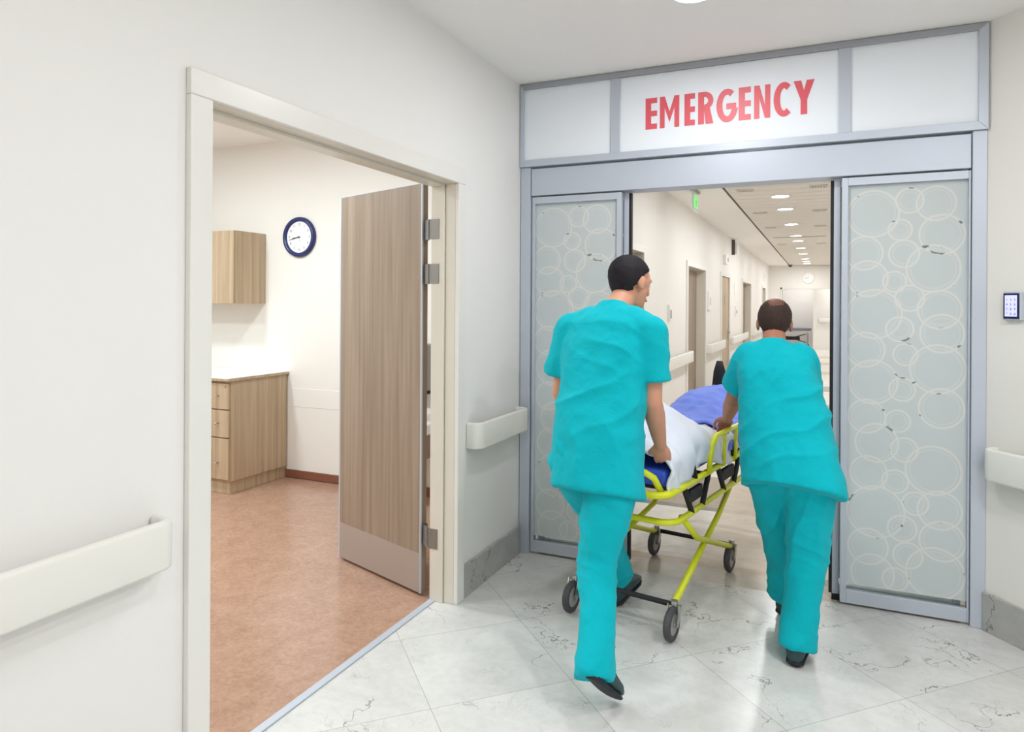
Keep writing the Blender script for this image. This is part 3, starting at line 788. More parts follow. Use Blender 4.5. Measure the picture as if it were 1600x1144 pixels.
vl = {8.35: 'nearest', 10.45: 'second', 12.5: 'third', 16.0: 'fourth'}
for y in vl:
    for x0, x1, sd in ((.76, .93, 'left'), (1.53, 1.70, 'right')):
        r = thing('ceiling_vent', 'small slotted air vent in the metal ceiling, %s from the doors, %s side' % (vl[y], sd), 'vent', ((x0 + x1) / 2, y, H), 'slotted ceiling vents')
        bm = bmesh.new(); box(bm, x0 - .01, x1 + .01, y - .09, y - .07, H - .008, H); box(bm, x0 - .01, x1 + .01, y + .07, y + .09, H - .008, H)
        box(bm, x0 - .01, x0, y - .07, y + .07, H - .008, H); box(bm, x1, x1 + .01, y - .07, y + .07, H - .008, H); obj('frame', bm, 'vent', r)
        bm = bmesh.new(); box(bm, x0, x1, y - .07, y + .07, H - .002, H); obj('backing', bm, 'ventback', r)
        bm = bmesh.new()
        for k in range(6):
            xx = x0 + .008 + k * .028; obox(bm, (xx, y - .07, H - .006), (xx + .012, y + .07, H - .006), .012, .004)
        obj('louvre', bm, 'vent', r)
r = thing('ceiling_slot', 'dark linear slot across the metal corridor ceiling', 'vent', (1.2, 14.4, H))
bx('slot', 'darkgap', .78, 1.69, 14.34, 14.46, H - .004, H, r)
bx('slot_frame', 'vent', .76, 1.71, 14.30, 14.34, H - .01, H, r)

def lamp(x, y, z, label, grp, R=.085, power=None):
    r = thing('ceiling_light', label, 'ceiling light', (x, y, z), grp)
    bm = bmesh.new(); n = 32
    prof = [(R + .02, 0), (R + .02, .006), (R + .012, .012), (R, .012), (R - .004, .004), (R - .004, 0)]
    rings = [[bm.verts.new((x + p * math.cos(2 * PI * i / n), y + p * math.sin(2 * PI * i / n), z - q)) for i in range(n)] for p, q in prof]
    for a, b in zip(rings, rings[1:]):
        for i in range(n): bm.faces.new((a[i], a[(i + 1) % n], b[(i + 1) % n], b[i]))
    bm.faces.new(rings[0]); bm.faces.new(rings[-1][::-1])
    obj('trim_ring', bm, 'white', r, smooth=True)
    bm = bmesh.new(); cone(bm, (x, y, z - .001), (x, y, z - .010), R - .004, n=32); obj('diffuser', bm, 'glow', r)
ordn = ['nearest', 'second', 'third', 'fourth', 'fifth', 'sixth', 'seventh', 'eighth', 'ninth', 'tenth', 'eleventh', 'twelfth']
for i, y in enumerate(CORR): lamp(1.19, y, H, '%s round light of the row down the corridor ceiling, counted from the sliding doors' % ordn[i], 'corridor ceiling lights', .10)
ll = ['round recessed light in the lobby ceiling just before the EMERGENCY sign', 'round recessed light above the long left handrail', 'round recessed light far behind the viewer on the left',
      'added unseen round light beside the right wall of the lobby', 'added unseen round light far behind the viewer on the right', 'added unseen round light near the keypad wall']
for (x, y), l in zip(LOBBY, ll): lamp(x, y, H, l, 'lobby ceiling lights')
ll = ['round side room light nearest the drawer cabinet and the door', 'round side room light in front of the wall cabinet', 'round side room light near the doorway threshold', 'round side room light at the near left corner']
for (x, y), l in zip(ROOM, ll): lamp(x, y, 2.9, l, 'side room ceiling lights', .15)
for x, y, l in ((1.0, 26.2, 'round light in the hall above the parked gurney'), (2.5, 25.3, 'round light in the hall beyond the doorway, right side')): lamp(x, y, H, l, 'hall ceiling lights', .15)

# ------------------------------------------------------------------ keypad on the angled wall
r = thing('door_keypad', 'access keypad with glowing violet screen on the right wall', 'keypad', wp(.14, 0, 1.5))
bm = bmesh.new(); wbox(bm, .098, .182, 0, .022, 1.440, 1.566); obj('housing', bm, 'alu', r, bevel=.004)
bm = bmesh.new(); wbox(bm, .103, .176, .022, .026, 1.447, 1.560); b_ = obj('bezel', bm, 'navyscreen', r, bevel=.002)
bm = bmesh.new(); wbox(bm, .1115, .168, .026, .0272, 1.457, 1.551); obj('screen', bm, 'screen', b_)
for i, ch in enumerate('123456789*0#'):
    cx, cz = .1215 + (i % 3) * .0185, 1.531 - (i // 3) * .021
    obj('key_numeral', text_mesh(ch, .016, lambda x, y, z, cx=cx, cz=cz: wp(cx + x, .0275 + z, cz + y), .0002), 'keynum', b_)

# ================================================================== people
M['skinA'] = mat('skin_light', lin(206, 150, 124), .5, spec=.35, sub=.15, bump=.15, bscale=300)
M['skinB'] = mat('skin_tan', lin(170, 116, 92), .5, spec=.35, sub=.15, bump=.15, bscale=300)
M['scrub'] = mat('teal_scrub_cloth', lin(8, 174, 188), .85, spec=.1, sheen=.06, bump=.5, bscale=15, bdist=.014, var=.05, vscale=5)
M['hairblack'] = mat('black_hair', lin(30, 26, 32), .65, spec=.25, bump=1.0, bscale=260, var=.5, vscale=180)
M['haircrown'] = mat('thin_reddish_hair', lin(112, 74, 62), .55, spec=.3, bump=.8, bscale=260, var=.4, vscale=120)
M['hairbrown'] = mat('dark_brown_hair', lin(60, 44, 38), .65, spec=.25, bump=1.0, bscale=260, var=.6, vscale=150)
M['shoe'] = mat('dark_clog', lin(36, 66, 70), .5)
M['sole'] = mat('dark_sole', lin(24, 26, 34), .7)
M['eyewhite'] = mat('eye_white', lin(235, 232, 226), .2)
M['iris'] = mat('iris_brown', lin(50, 32, 22), .2)
M['lip'] = mat('lip_skin', lin(168, 100, 90), .5)

def bake(name, bm, voxel, smooth_it=6, fn=None, fac=.5):
    """union of closed shapes -> one continuous smooth mesh; fn(co, normal) -> displacement along the normal"""
    bmesh.ops.recalc_face_normals(bm, faces=bm.faces)
    me = bpy.data.meshes.new(name); bm.to_mesh(me); bm.free()
    o = bpy.data.objects.new('tmp', me); C.objects.link(o)
    r = o.modifiers.new('r', 'REMESH'); r.mode = 'VOXEL'; r.voxel_size = voxel
    s = o.modifiers.new('s', 'SMOOTH'); s.iterations = smooth_it; s.factor = fac
    bpy.context.view_layer.update()
    out = bpy.data.meshes.new_from_object(o.evaluated_get(bpy.context.evaluated_depsgraph_get()))
    bpy.data.objects.remove(o); bpy.data.meshes.remove(me)
    out.name = name
    if fn:
        nn = [(v.co.copy(), v.normal.copy()) for v in out.vertices]
        for v, (c, n) in zip(out.vertices, nn): v.co = c + n * fn(c, n)
    return out

def loft(bm, secs, n=28):
    """secs: (centre, half-width vector, half-depth vector, squareness)"""
    rings = []
    for c, a, b, q in secs:
        ring = []
        for i in range(n):
            t = 2 * PI * i / n; ct, st = math.cos(t), math.sin(t)
            f = lambda x: math.copysign(abs(x) ** q, x)
            ring.append(bm.verts.new(V(c) + V(a) * f(ct) + V(b) * f(st)))
        rings.append(ring)
    for A_, B_ in zip(rings, rings[1:]):
        for i in range(n): bm.faces.new((A_[i], B_[i], B_[(i + 1) % n], A_[(i + 1) % n]))
    bm.faces.new(rings[0]); bm.faces.new(rings[-1][::-1])

def limb(bm, pts, rad, n=18):
    for i in range(len(pts) - 1): cone(bm, pts[i], pts[i + 1], rad[i], rad[i + 1], n)
    for p, r in zip(pts, rad): ball(bm, p, r * .995, seg=16)

def hand(bm, wrist, d, nrm, thumb_side, curl=1.0, scale=1.0, spread=1.0):
    """palm and five fingers; d along the forearm, nrm the side the palm faces, thumb on +/-s"""
    d = V(d).normalized(); nrm = (V(nrm) - d * V(nrm).dot(d)).normalized(); s = d.cross(nrm) * thumb_side
    w = V(wrist); k = scale
    rot = Matrix((s, d, nrm)).transposed()
    ball(bm, w + d * .045 * k, (.041 * k, .052 * k, .0165 * k), rot, 18)
    ball(bm, w + d * .062 * k, (.040 * k, .036 * k, .0150 * k), rot, 18)
    ball(bm, w + d * .030 * k + s * .022 * k + nrm * .006 * k, (.017 * k, .030 * k, .015 * k), rot, 14)
    ball(bm, w, (.027 * k, .03 * k, .020 * k), rot, 14)
    L = [(.030, .072, 0), (.011, .080, 1), (-.009, .074, 2), (-.028, .058, 3)]
    for off, ln, i in L:
        off *= spread
        p = w + d * (.088 - abs(off - .008) * .18) * k + s * off * k
        a = 0.0; pts = [p - d * .02 * k, p]; rr = [.0092 * k, .0090 * k]
        bend = [.55 + .05 * i, .95, .7]
        for seg, q in zip((.46, .31, .23), bend):
            a += q * curl * (1 + .06 * i)
            dirv = d * math.cos(a) + nrm * math.sin(a)
            p = p + dirv * ln * seg * k; pts.append(p); rr.append(rr[-1] - .0008 * k)
        limb(bm, pts, rr, 10)
    # thumb leaves the side of the palm near its base
    p = w + d * .022 * k + s * .032 * k; pts = [w + d * .012 * k + s * .018 * k, p]; rr = [.013 * k, .0115 * k]
    for seg, (u_, v_, n_) in zip((.034, .028, .022), ((.75, .55, .3), (.75, .2, .6), (.55, -.15, .8))):
        p = p + (d * u_ + s * v_ + nrm * n_ * min(1, curl + .2)).normalized() * seg * k; pts.append(p); rr.append(rr[-1] - .001 * k)
    limb(bm, pts, rr, 10)

def head_frame(face, up):
    f = V(face).normalized(); u = V(up); u = (u - f * u.dot(f)).normalized(); s = f.cross(u)   # s = person's right
    return Matrix((s, f, u)).transposed()

def head(bm, c, R, k=1.0):
    P = lambda x, y, z: V(c) + R @ V((x * k, y * k, z * k))
    def e(p, r, rr=R): ball(bm, P(*p), tuple(a * k for a in r), rr, 24)
    e((0, -.012, .035), (.076, .094, .083))            # cranium
    e((0, .030, .018), (.066, .062, .078))             # forehead and brow
    e((0, .030, -.030), (.058, .056, .070))            # mid face
    e((0, .038, -.072), (.044, .044, .036))            # jaw
    e((0, .066, -.092), (.022, .018, .017))            # chin
    e((.030, .060, -.018), (.024, .022, .020)); e((-.030, .060, -.018), (.024, .022, .020))   # cheeks
    limb(bm, [P(0, .086, .012), P(0, .102, -.022)], [.0095 * k, .013 * k], 12)                # nose
    e((.011, .095, -.026), (.009, .010, .008)); e((-.011, .095, -.026), (.009, .010, .008))
    e((0, .084, -.054), (.022, .011, .009)); e((0, .082, -.064), (.018, .011, .008))          # lips
    e((.03, .078, .026), (.022, .011, .009)); e((-.03, .078, .026), (.022, .011, .009))       # brows
    for sgn in (1, -1):
        rot = R @ Matrix.Rotation(sgn * -.35, 3, 'Z')
        e((sgn * .080, -.004, -.004), (.009, .019, .032), rot); e((sgn * .079, .004, -.028), (.008, .010, .012), rot)
    return P

def nz(p, s, seed=0): return noise.noise(V((p.x * s + seed, p.y * s - seed * .7, p.z * s + seed * 1.3)))

def ridge(p, d, wl, seed, warp=.05):
    t = p.dot(V(d).normalized()) + warp * nz(p, 4.5, seed)
    a = abs(math.sin(PI * t / wl + seed))
    return (1 - a) ** 2.2

def person(root, sk, J, S):
    """J joints, S settings"""
    k = S.get('k', 1.0)
    rt = V(J['shR'] - J['shL']).normalized()
    hp = V(J['hipR'] - J['hipL']).normalized()
    up = (J['neck'] - J['pelvis']).normalized(); fw = up.cross(rt).normalized()
    # ---- body: one continuous skin surface
    bm = bmesh.new()
    R = head_frame(S['face'], S['headup'])
    P = head(bm, J['head'], R, k)
    limb(bm, [J['neck'] - up * .04, P(0, -.02, -.055)], [.062 * k, .054 * k])
    chest = J['neck'].lerp(J['pelvis'], .25); waist = J['neck'].lerp(J['pelvis'], .62)
    loft(bm, [(J['neck'] - up * .02, rt * .06, fw * .05, 1), (J['neck'] - up * .06, rt * .13, fw * .07, 1), (chest, rt * .15 * k, fw * .10 * k, .9), (waist, rt * .13 * k, fw * .09 * k, .9), (J['pelvis'], rt * .15 * k, fw * .10 * k, .9), (J['pelvis'] - up * .08, rt * .12 * k, fw * .09 * k, 1)])
    for sd in 'LR':
        sh, el, wr = J['sh' + sd], J['el' + sd], J['wr' + sd]
        limb(bm, [J['neck'] - up * .08, sh], [.06, .055 * k])
        m1 = sh.lerp(el, .45); m2 = el.lerp(wr, .3); m3 = el.lerp(wr, .75)
        limb(bm, [sh, m1, el, m2, m3, wr], [x * k for x in (.054, .050, .041, .044, .034, .027)])
        hand(bm, wr, S['hd' + sd], S['hn' + sd], S['ht' + sd], S.get('curl', 1.05), 1.02 * k)
        hi, kn, an = J['hip' + sd], J['kn' + sd], J['an' + sd]
        limb(bm, [J['pelvis'] - up * .03, hi, hi.lerp(kn, .4), kn, kn.lerp(an, .3), an], [x * k for x in (.09, .085, .076, .052, .048, .034)])
        t = J['toe' + sd]; hl = J['heel' + sd]; f_ = (t - hl).normalized(); n_ = f_.cross(V((0, 0, 1))).normalized().cross(f_)
        limb(bm, [an, hl.lerp(t, .3) + n_ * .050, hl.lerp(t, .75) + n_ * .034], [.036 * k, .028 * k, .020 * k])
    me = bake('body', bm, .0055, 3)
    body = link('body', me, sk, root, smooth=True)
    for sgn in (1, -1):
        bm = bmesh.new(); ball(bm, P(sgn * .030, .074, .004), .0125 * k, seg=14); e = obj('eye', bm, 'eyewhite', root, smooth=True)
        bm = bmesh.new(); ball(bm, P(sgn * .030, .0845, .004), .0052 * k, seg=10); obj('iris', bm, 'iris', e, smooth=True)
    bm = bmesh.new(); ball(bm, P(0, .093, -.059), (.019 * k, .0035 * k, .005 * k), R, 14); obj('mouth', bm, 'lip', root, smooth=True)
    # ---- hair
    bm = bmesh.new()
    vs = bmesh.ops.create_uvsphere(bm, u_segments=64, v_segments=48, radius=1)['verts']
    for v in vs:
        x, y, z = v.co
        lo = S['hairline'](x, y, z) + .13 * noise.noise(V((x * 11, y * 11, z * 3)))
        bk = max(0, min(1, .35 - y * 1.5)) if z < 0 else 0
        d = V((x * .084, y * (.103 + (.012 * z * bk)) - .014, z * (.092 + .036 * bk) + .035))
        r = 1 + .022 * noise.noise(V((x * 7, y * 7, z * 7))) + .016 * noise.noise(V((x * 30, y * 30, z * 12)))
        d = V((d.x * r, (d.y + .014) * r - .014, (d.z - .035) * r + .035))
        if lo < 0: d = V((x * .062, y * .080 - .012, z * .070 + .035))
        v.co = P(*d)
    hair = obj('hair', bm, S['hair'], root, smooth=True)
    if S.get('crown'):
        bm = bmesh.new(); vs = bmesh.ops.create_uvsphere(bm, u_segments=48, v_segments=36, radius=1)['verts']
        for v in vs:
            x, y, z = v.co
            q = (x / .56) ** 2 + ((y + .42) / .66) ** 2 + .35 * noise.noise(V((x * 6, y * 6, z * 6)))
            r = 1.018 if (z > .3 and q < 1) else .93
            v.co = P(x * .084 * r, y * .103 * r - .014, z * .092 * r + .035)
        tag(obj('thin_crown_hair', bm, 'haircrown', hair, smooth=True), 'thinning reddish brown hair on the crown')
    # ---- scrub top
    hem = S['hem']; tw = S['tw']
    bm = bmesh.new()
    nk = J['neck']; pv = J['pelvis']
    def c(f, off=0): return nk.lerp(pv, f) + fw * off
    loft(bm, [(nk + up * .012, rt * .066, fw * .060, 1), (nk - up * .012, rt * .088, fw * .070, 1), (c(.07), rt * .155 * k, fw * .088 * k, .9),
              (c(.16), rt * tw[0], fw * .118 * k, .85), (c(.32), rt * tw[1], fw * .138 * k, .82), (c(.55), rt * tw[2], fw * .138 * k, .82),
              (c(.80), rt * tw[3], fw * .148 * k, .82), (hem, hp * tw[4], fw * .165 * k, .82), (hem - V((0, 0, .012)), hp * (tw[4] + .004), fw * .168 * k, .82)])
    for sd in 'LR':
        sh, el = J['sh' + sd], J['el' + sd]
        o = rt * (1 if sd == 'R' else -1)
        end = sh.lerp(el, S.get('sleeve', .72))
        limb(bm, [c(.14) + o * .10, sh, sh.lerp(el, .35)], [.085 * k, .078 * k, .080 * k])
        cone(bm, sh.lerp(el, .25), end, .080 * k, .088 * k, 24)
    def folds(p, n):
        t = 0
        hgt = (p - hem).dot(up) / (nk - hem).length
        for d, wl, amp, seed, lo, hi in S['folds']:
            m = max(0, min(1, (hgt - lo) * 6)) * max(0, min(1, (hi - hgt) * 6))
            m *= max(0, min(1, .6 + 1.6 * nz(p, 3.2, seed + 7)))
            t += amp * .75 * m * ridge(p, d, wl, seed, .09)
        return t + .009 * nz(p, 6, 3) + .005 * nz(p, 13, 5) + .002 * nz(p, 30, 1)
    me = bake('scrub_top', bm, .009, 7, folds)
    link('scrub_top', me, 'scrub', root, smooth=True)
    # ---- trousers
    bm = bmesh.new()
    loft(bm, [(pv + up * .06, hp * .17 * k, fw * .115 * k, .9), (pv, hp * .185 * k, fw * .135 * k, .88), (pv - V((0, 0, .10)), hp * .19 * k, fw * .14 * k, .9)])
    for sd in 'LR':
        hi, kn, an = J['hip' + sd], J['kn' + sd], J['an' + sd]
        low = J['cuff' + sd]; lw = S['lw']
        limb(bm, [hi, hi.lerp(kn, .5), kn, kn.lerp(an, .55)], [lw[0], lw[1], lw[2], lw[3]], 22)
        cone(bm, kn.lerp(an, .55), low, lw[3], lw[4], 24)
        ball(bm, pv.lerp(hi, .6) - V((0, 0, .02)), .12 * k)
    def pf(p, n):
        t = .007 * nz(p, 6, 9) + .004 * nz(p, 15, 2)
        for sd in 'LR':
            kn = J['kn' + sd]; dd = (p - kn).length
            t += .008 * math.exp(-(dd / .14) ** 2) * ridge(p, (0.5, .2, 1), .075, 4, .12)
            lo = J['cuff' + sd]; dd = (p - lo).length
            t += .009 * math.exp(-(dd / .13) ** 2) * ridge(p, (-.55, .1, 1), .07, 8, .12)
        t += .010 * ridge(p, S.get('tfold', (1, .1, .35)), .11, 2, .1) * max(0, min(1, (p.z - .3) * 5))
        return t
    me = bake('scrub_trousers', bm, .009, 6, pf)
    link('scrub_trousers', me, 'scrub', root, smooth=True)
    # ---- shoes
    for sd in 'LR':
        an, t = J['an' + sd], J['toe' + sd]; d = (t - an); d2 = d.copy()
        fwd = d2.normalized(); sd_ = fwd.cross(V((0, 0, 1))).normalized(); u2 = sd_.cross(fwd)
        sole_a = J['heel' + sd]; f2 = (t - sole_a); L_ = f2.length; f2.normalize(); s2 = f2.cross(V((0, 0, 1))).normalized(); n2 = s2.cross(f2)
        bm = bmesh.new()
        sh_ = lambda f, w_, h0, h1: (sole_a + f2 * f * L_ + n2 * (h0 + h1) / 2, s2 * w_, n2 * (h1 - h0) / 2, .75)
        loft(bm, [sh_(-.03, .018, .015, .05), sh_(.02, .034, .014, .085), sh_(.15, .039, .014, .095), sh_(.35, .040, .014, .088), sh_(.55, .045, .014, .070), sh_(.78, .050, .014, .056), sh_(.95, .040, .014, .042), sh_(1.02, .018, .016, .03)], 24)
        so = obj('shoe', bm, 'shoe', root, smooth=True)
        bm = bmesh.new()
        loft(bm, [sh_(-.035, .018, 0, .02), sh_(.02, .036, 0, .022), sh_(.25, .039, 0, .020), sh_(.55, .046, 0, .018), sh_(.8, .051, 0, .018), sh_(.96, .040, 0, .018), sh_(1.03, .018, .002, .018)], 24)
        obj('sole', bm, 'sole', so, smooth=True)

# ---- taller nurse at the near end of the stretcher
root = thing('person', 'taller person in teal scrubs with black hair, pushing the stretcher from behind, left', 'person', (.86, 2.8, 0))
DA = V((-.02, 0, 0))
JA = dict(head=V((.905, 3.055, 1.595)), neck=V((.862, 2.945, 1.495)), pelvis=V((.835, 2.76, .90)),
          shL=V((.672, 2.93, 1.385)), shR=V((1.035, 2.865, 1.385)), elL=V((.615, 2.95, 1.10)), elR=V((1.05, 2.86, 1.10)),
          wrL=V((.72, 3.06, .865)), wrR=V((1.045, 3.045, .885)),
          hipL=V((.745, 2.775, .84)), hipR=V((.925, 2.745, .84)),
          knL=V((.755, 3.10, .50)), knR=V((.872, 2.67, .46)), anL=V((.775, 3.42, .12)), anR=V((.960, 2.43, .225)),
          toeL=V((.80, 3.60, .05)), toeR=V((.985, 2.53, .02)), heelL=V((.765, 3.345, .012)), heelR=V((.945, 2.36, .17)),
          cuffL=V((.772, 3.38, .14)), cuffR=V((.945, 2.41, .14)))
JA = {a: b + DA for a, b in JA.items()}
SA = dict(face=(.58, .80, -.25), headup=(.05, .25, 1), hdR=(.02, .5, -.86), hnR=(-.12, .85, .5), htR=-1, hdL=(.05, .45, -.88), hnL=(.12, .85, .5), htL=1,
          hair='hairblack', hem=V((.838, 2.745, .735)), tw=[.200, .206, .192, .184, .188], lw=[.112, .098, .079, .068, .075],
          hairline=lambda x, y, z: z + (.86 if y < -.15 else .86 - (y + .15) * 1.35) - .25 * abs(x) * (y > -.3),
          folds=[((.5, .1, .85), .10, .010, 1.0, .55, 1.0), ((-.35, 0, .95), .13, .012, 2.3, .2, .75), ((.9, .1, .3), .15, .012, 4.1, -.1, .4)])
person(root, 'skinA', JA, SA)

# ---- shorter nurse beside the right of the stretcher
root = thing('person', 'shorter balding person in teal scrubs walking on the stretcher\'s right side', 'person', (1.56, 3.2, 0))
JB = dict(head=V((1.462, 3.535, 1.412)), neck=V((1.462, 3.43, 1.325)), pelvis=V((1.545, 3.22, .83)),
          shL=V((1.345, 3.42, 1.225)), shR=V((1.590, 3.40, 1.225)), elL=V((1.27, 3.57, 1.03)), elR=V((1.60, 3.58, 1.0)),
          wrL=V((1.215, 3.80, .90)), wrR=V((1.47, 3.70, .90)),
          hipL=V((1.465, 3.24, .78)), hipR=V((1.632, 3.21, .78)),
          knL=V((1.50, 3.42, .45)), knR=V((1.620, 3.24, .43)), anL=V((1.515, 3.64, .10)), anR=V((1.580, 3.15, .10)),
          toeL=V((1.54, 3.80, .04)), toeR=V((1.600, 3.33, .035)), heelL=V((1.505, 3.58, .01)), heelR=V((1.575, 3.10, .008)),
          cuffL=V((1.515, 3.62, .10)), cuffR=V((1.580, 3.15, .06)))
SB = dict(crown=True, face=(-.10, .95, -.30), headup=(0, .3, 1), hdL=(-.25, .85, -.45), hnL=(-.2, -.2, -1), htL=1, hdR=(-.55, .6, -.45), hnR=(-.5, -.2, -1), htR=-1,
          hair='hairbrown', hem=V((1.56, 3.19, .715)), tw=[.165, .175, .185, .198, .212], lw=[.106, .098, .086, .076, .078], k=.92, sleeve=.6,
          hairline=lambda x, y, z: min(z + (.92 if y < -.15 else .92 - (y + .15) * 1.35) - .25 * abs(x) * (y > -.3), 1),
          folds=[((-.5, 0, .86), .12, .014, 1.7, .0, .75), ((-.62, .1, .75), .085, .010, 3.3, .3, .9), ((.6, 0, .8), .12, .008, .4, .55, 1.0), ((.95, 0, .2), .14, .010, 5.0, -.1, .3)],
          tfold=(1, .1, -.25))
person(root, 'skinB', JB, SB)

# ================================================================== the ambulance stretcher
M['yellow'] = mat('yellow_frame_paint', lin(222, 226, 30), .35)
M['bluepad'] = mat('blue_vinyl_pad', lin(52, 86, 200), .45)
M['bluecloth'] = mat('blue_blanket_cloth', lin(116, 142, 240), .85, sheen=.2, bump=.4, bscale=500)
M['whitecloth'] = mat('white_sheet_cloth', lin(226, 230, 242), .85, sheen=.1, bump=.3, bscale=600)
M['strap'] = mat('black_strap', lin(30, 30, 34), .7)
M['tyre'] = mat('grey_rubber_tyre', lin(70, 68, 72), .6)
SD = V((.172, .985, 0)).normalized(); SS = V((SD.y, -SD.x, 0)); SO = V((.80, 3.07, 0))   # axis, right side, near end centre
def sp(s, t, z): return SO + SD * s + SS * t + V((0, 0, z))      # s along, t to the right
SLn = 1.90; HW = .255
r = thing('stretcher', 'ambulance stretcher with yellow frame and blue mattress between the two people', 'stretcher', sp(.9, 0, 0))
def stube(name, pts, rad, m, par, n=12):
    bm = bmesh.new(); tube(bm, [sp(*p) for p in pts], rad, n); return obj(name, bm, m, par, smooth=True)
def rrect(s0, s1, t0, z, R=.08):
    o = []
    for cs, ct, a0 in ((s1 - R, t0 - R, 0), (s0 + R, t0 - R, 90), (s0 + R, -t0 + R, 180), (s1 - R, -t0 + R, 270)):
        for i in range(7):
            a = math.radians(a0 + i * 15); o.append((cs + R * math.cos(a), ct + R * math.sin(a), z))
    return o
bm = bmesh.new(); tube(bm, [sp(*p) for p in rrect(0, SLn, HW, .66)], .0165, 12, True); obj('upper_frame', bm, 'yellow', r, smooth=True)
bm = bmesh.new(); tube(bm, [sp(*p) for p in rrect(.15, SLn - .25, HW - .015, .50)], .015, 12, True); obj('lower_frame', bm, 'yellow', r, smooth=True)
bm = bmesh.new(); pts = [sp(.02, t, .69) for t in (-.20, .20)]
tube(bm, [sp(.06, -.215, .66), sp(-.03, -.215, .745), sp(-.06, -.19, .77), sp(-.06, .19, .77), sp(-.03, .215, .745), sp(.06, .215, .66)], .015, 12); obj('push_handle', bm, 'yellow', r, smooth=True)
bm = bmesh.new()
for s in (.2, .55, .9, 1.25, 1.6): obox(bm, sp(s, -HW + .01, .65), sp(s, HW - .01, .65), .04, .02)
obj('deck_slats', bm, 'strap', r)
for s0, s1 in ((.25, .62), (.75, 1.15)):
    for sg in (1, -1):
        bm = bmesh.new(); tube(bm, [sp(s0, sg * (HW - .01), .655), sp(s0 + .12, sg * (HW - .012), .505)], .014); tube(bm, [sp(s1, sg * (HW - .01), .655), sp(s1 - .1, sg * (HW - .012), .505)], .014)
        obox(bm, sp(s0 + .1, sg * (HW - .02), .58), sp(s1 - .1, sg * (HW - .02), .58), .02, .06)
        obj('frame_bracket', bm, 'strap', r)
# folding legs, crossing at the sides
for sg in (1, -1):
    stube('leg', [(.28, sg * (HW - .03), .50), (.50, sg * (HW - .03), .34), (1.08, sg * (HW - .03), .13)], .015, 'yellow', r)
    stube('leg', [(1.25, sg * (HW - .065), .50), (.95, sg * (HW - .065), .34), (.12, sg * (HW - .005), .15)], .015, 'yellow', r)
for s, z in ((.12, .15), (1.08, .14)): stube('axle_bar', [(s, -HW + .02, z), (s, HW - .02, z)], .012, 'strap', r)
for s in (.12, 1.08):
    for sg in (1, -1):
        bm = bmesh.new(); t = sg * (HW - .03 if s > 1 else HW)
        cone(bm, sp(s, t, .17), sp(s, t, .125), .016); obox(bm, sp(s, t - .026, .15), sp(s - .035, t - .026, .075), .03, .006, SS); obox(bm, sp(s, t + .026, .15), sp(s - .035, t + .026, .075), .03, .006, SS)
        obox(bm, sp(s, t - .028, .145), sp(s, t + .028, .145), .03, .01)
        f = obj('castor_fork', bm, 'steel', r)
        bm = bmesh.new(); c0 = sp(s - .035, t, .076)
        tube(bm, [c0 + SD * .058 * math.cos(a) + V((0, 0, .058 * math.sin(a))) for a in (2 * PI * i / 32 for i in range(32))], .0175, 12, True)
        wv = obj('wheel', bm, 'tyre', r, smooth=True)
        bm = bmesh.new(); cone(bm, c0 - SS * .012, c0 + SS * .012, .046, n=24); cone(bm, c0 - SS * .03, c0 + SS * .03, .010, n=12); obj('wheel_hub', bm, 'grey', wv)
# side rails and their posts
for sg in (1, -1):
    bm = bmesh.new(); tube(bm, [sp(.52, sg * (HW + .02), .66), sp(.54, sg * (HW + .03), .80), sp(.60, sg * (HW + .03), .84), sp(1.10, sg * (HW + .03), .84), sp(1.16, sg * (HW + .03), .80), sp(1.18, sg * (HW + .02), .66)], .013)
    for s in (.75, .95): tube(bm, [sp(s, sg * (HW + .025), .66), sp(s, sg * (HW + .03), .84)], .009)
    obj('side_rail', bm, 'yellow', r, smooth=True)
# raised back section with black head end
def slab(bm, s0, s1, t, z0a, z0b, th):
    vs = [bm.verts.new(sp(s, q, z)) for s, zb in ((s0, z0a), (s1, z0b)) for q in (-t, t) for z in (zb, zb + th)]
    for f in ((0, 1, 3, 2), (4, 6, 7, 5), (0, 4, 5, 1), (2, 3, 7, 6), (0, 2, 6, 4), (1, 5, 7, 3)): bm.faces.new([vs[i] for i in f])
bm = bmesh.new(); slab(bm, .06, 1.15, .235, .685, .685, .075); slab(bm, 1.15, 1.82, .235, .685, .77, .075)
obj('mattress', bm, 'bluepad', r, bevel=.02, seg=3, smooth=True)
bm = bmesh.new()
tube(bm, [sp(1.25, -.2, .67), sp(1.80, -.2, .79), sp(1.84, -.16, .80), sp(1.84, .16, .80), sp(1.80, .2, .79), sp(1.25, .2, .67)], .012); obj('back_rest_frame', bm, 'strap', r, smooth=True)
bm = bmesh.new(); loft(bm, [(sp(1.93, -.12, .78), SS * .05, SD * .03, .8), (sp(1.94, -.12, .90), SS * .055, SD * .035, .8), (sp(1.94, -.12, 1.04), SS * .04, SD * .03, .8), (sp(1.94, -.12, 1.11), SS * .02, SD * .015, .8)], 16)
obj('head_end_pouch', bm, 'strap', r, smooth=True)
for s in (.35, .95):
    bm = bmesh.new(); pts = [sp(s, t, z) for t, z in ((-HW, .67), (-.235, .77))]; obox(bm, pts[0], pts[1], .05, .004, SD)
    pts = [sp(s, t, z) for t, z in ((HW, .67), (.235, .77))]; obox(bm, pts[0], pts[1], .05, .004, SD)
    obj('strap', bm, 'strap', r)

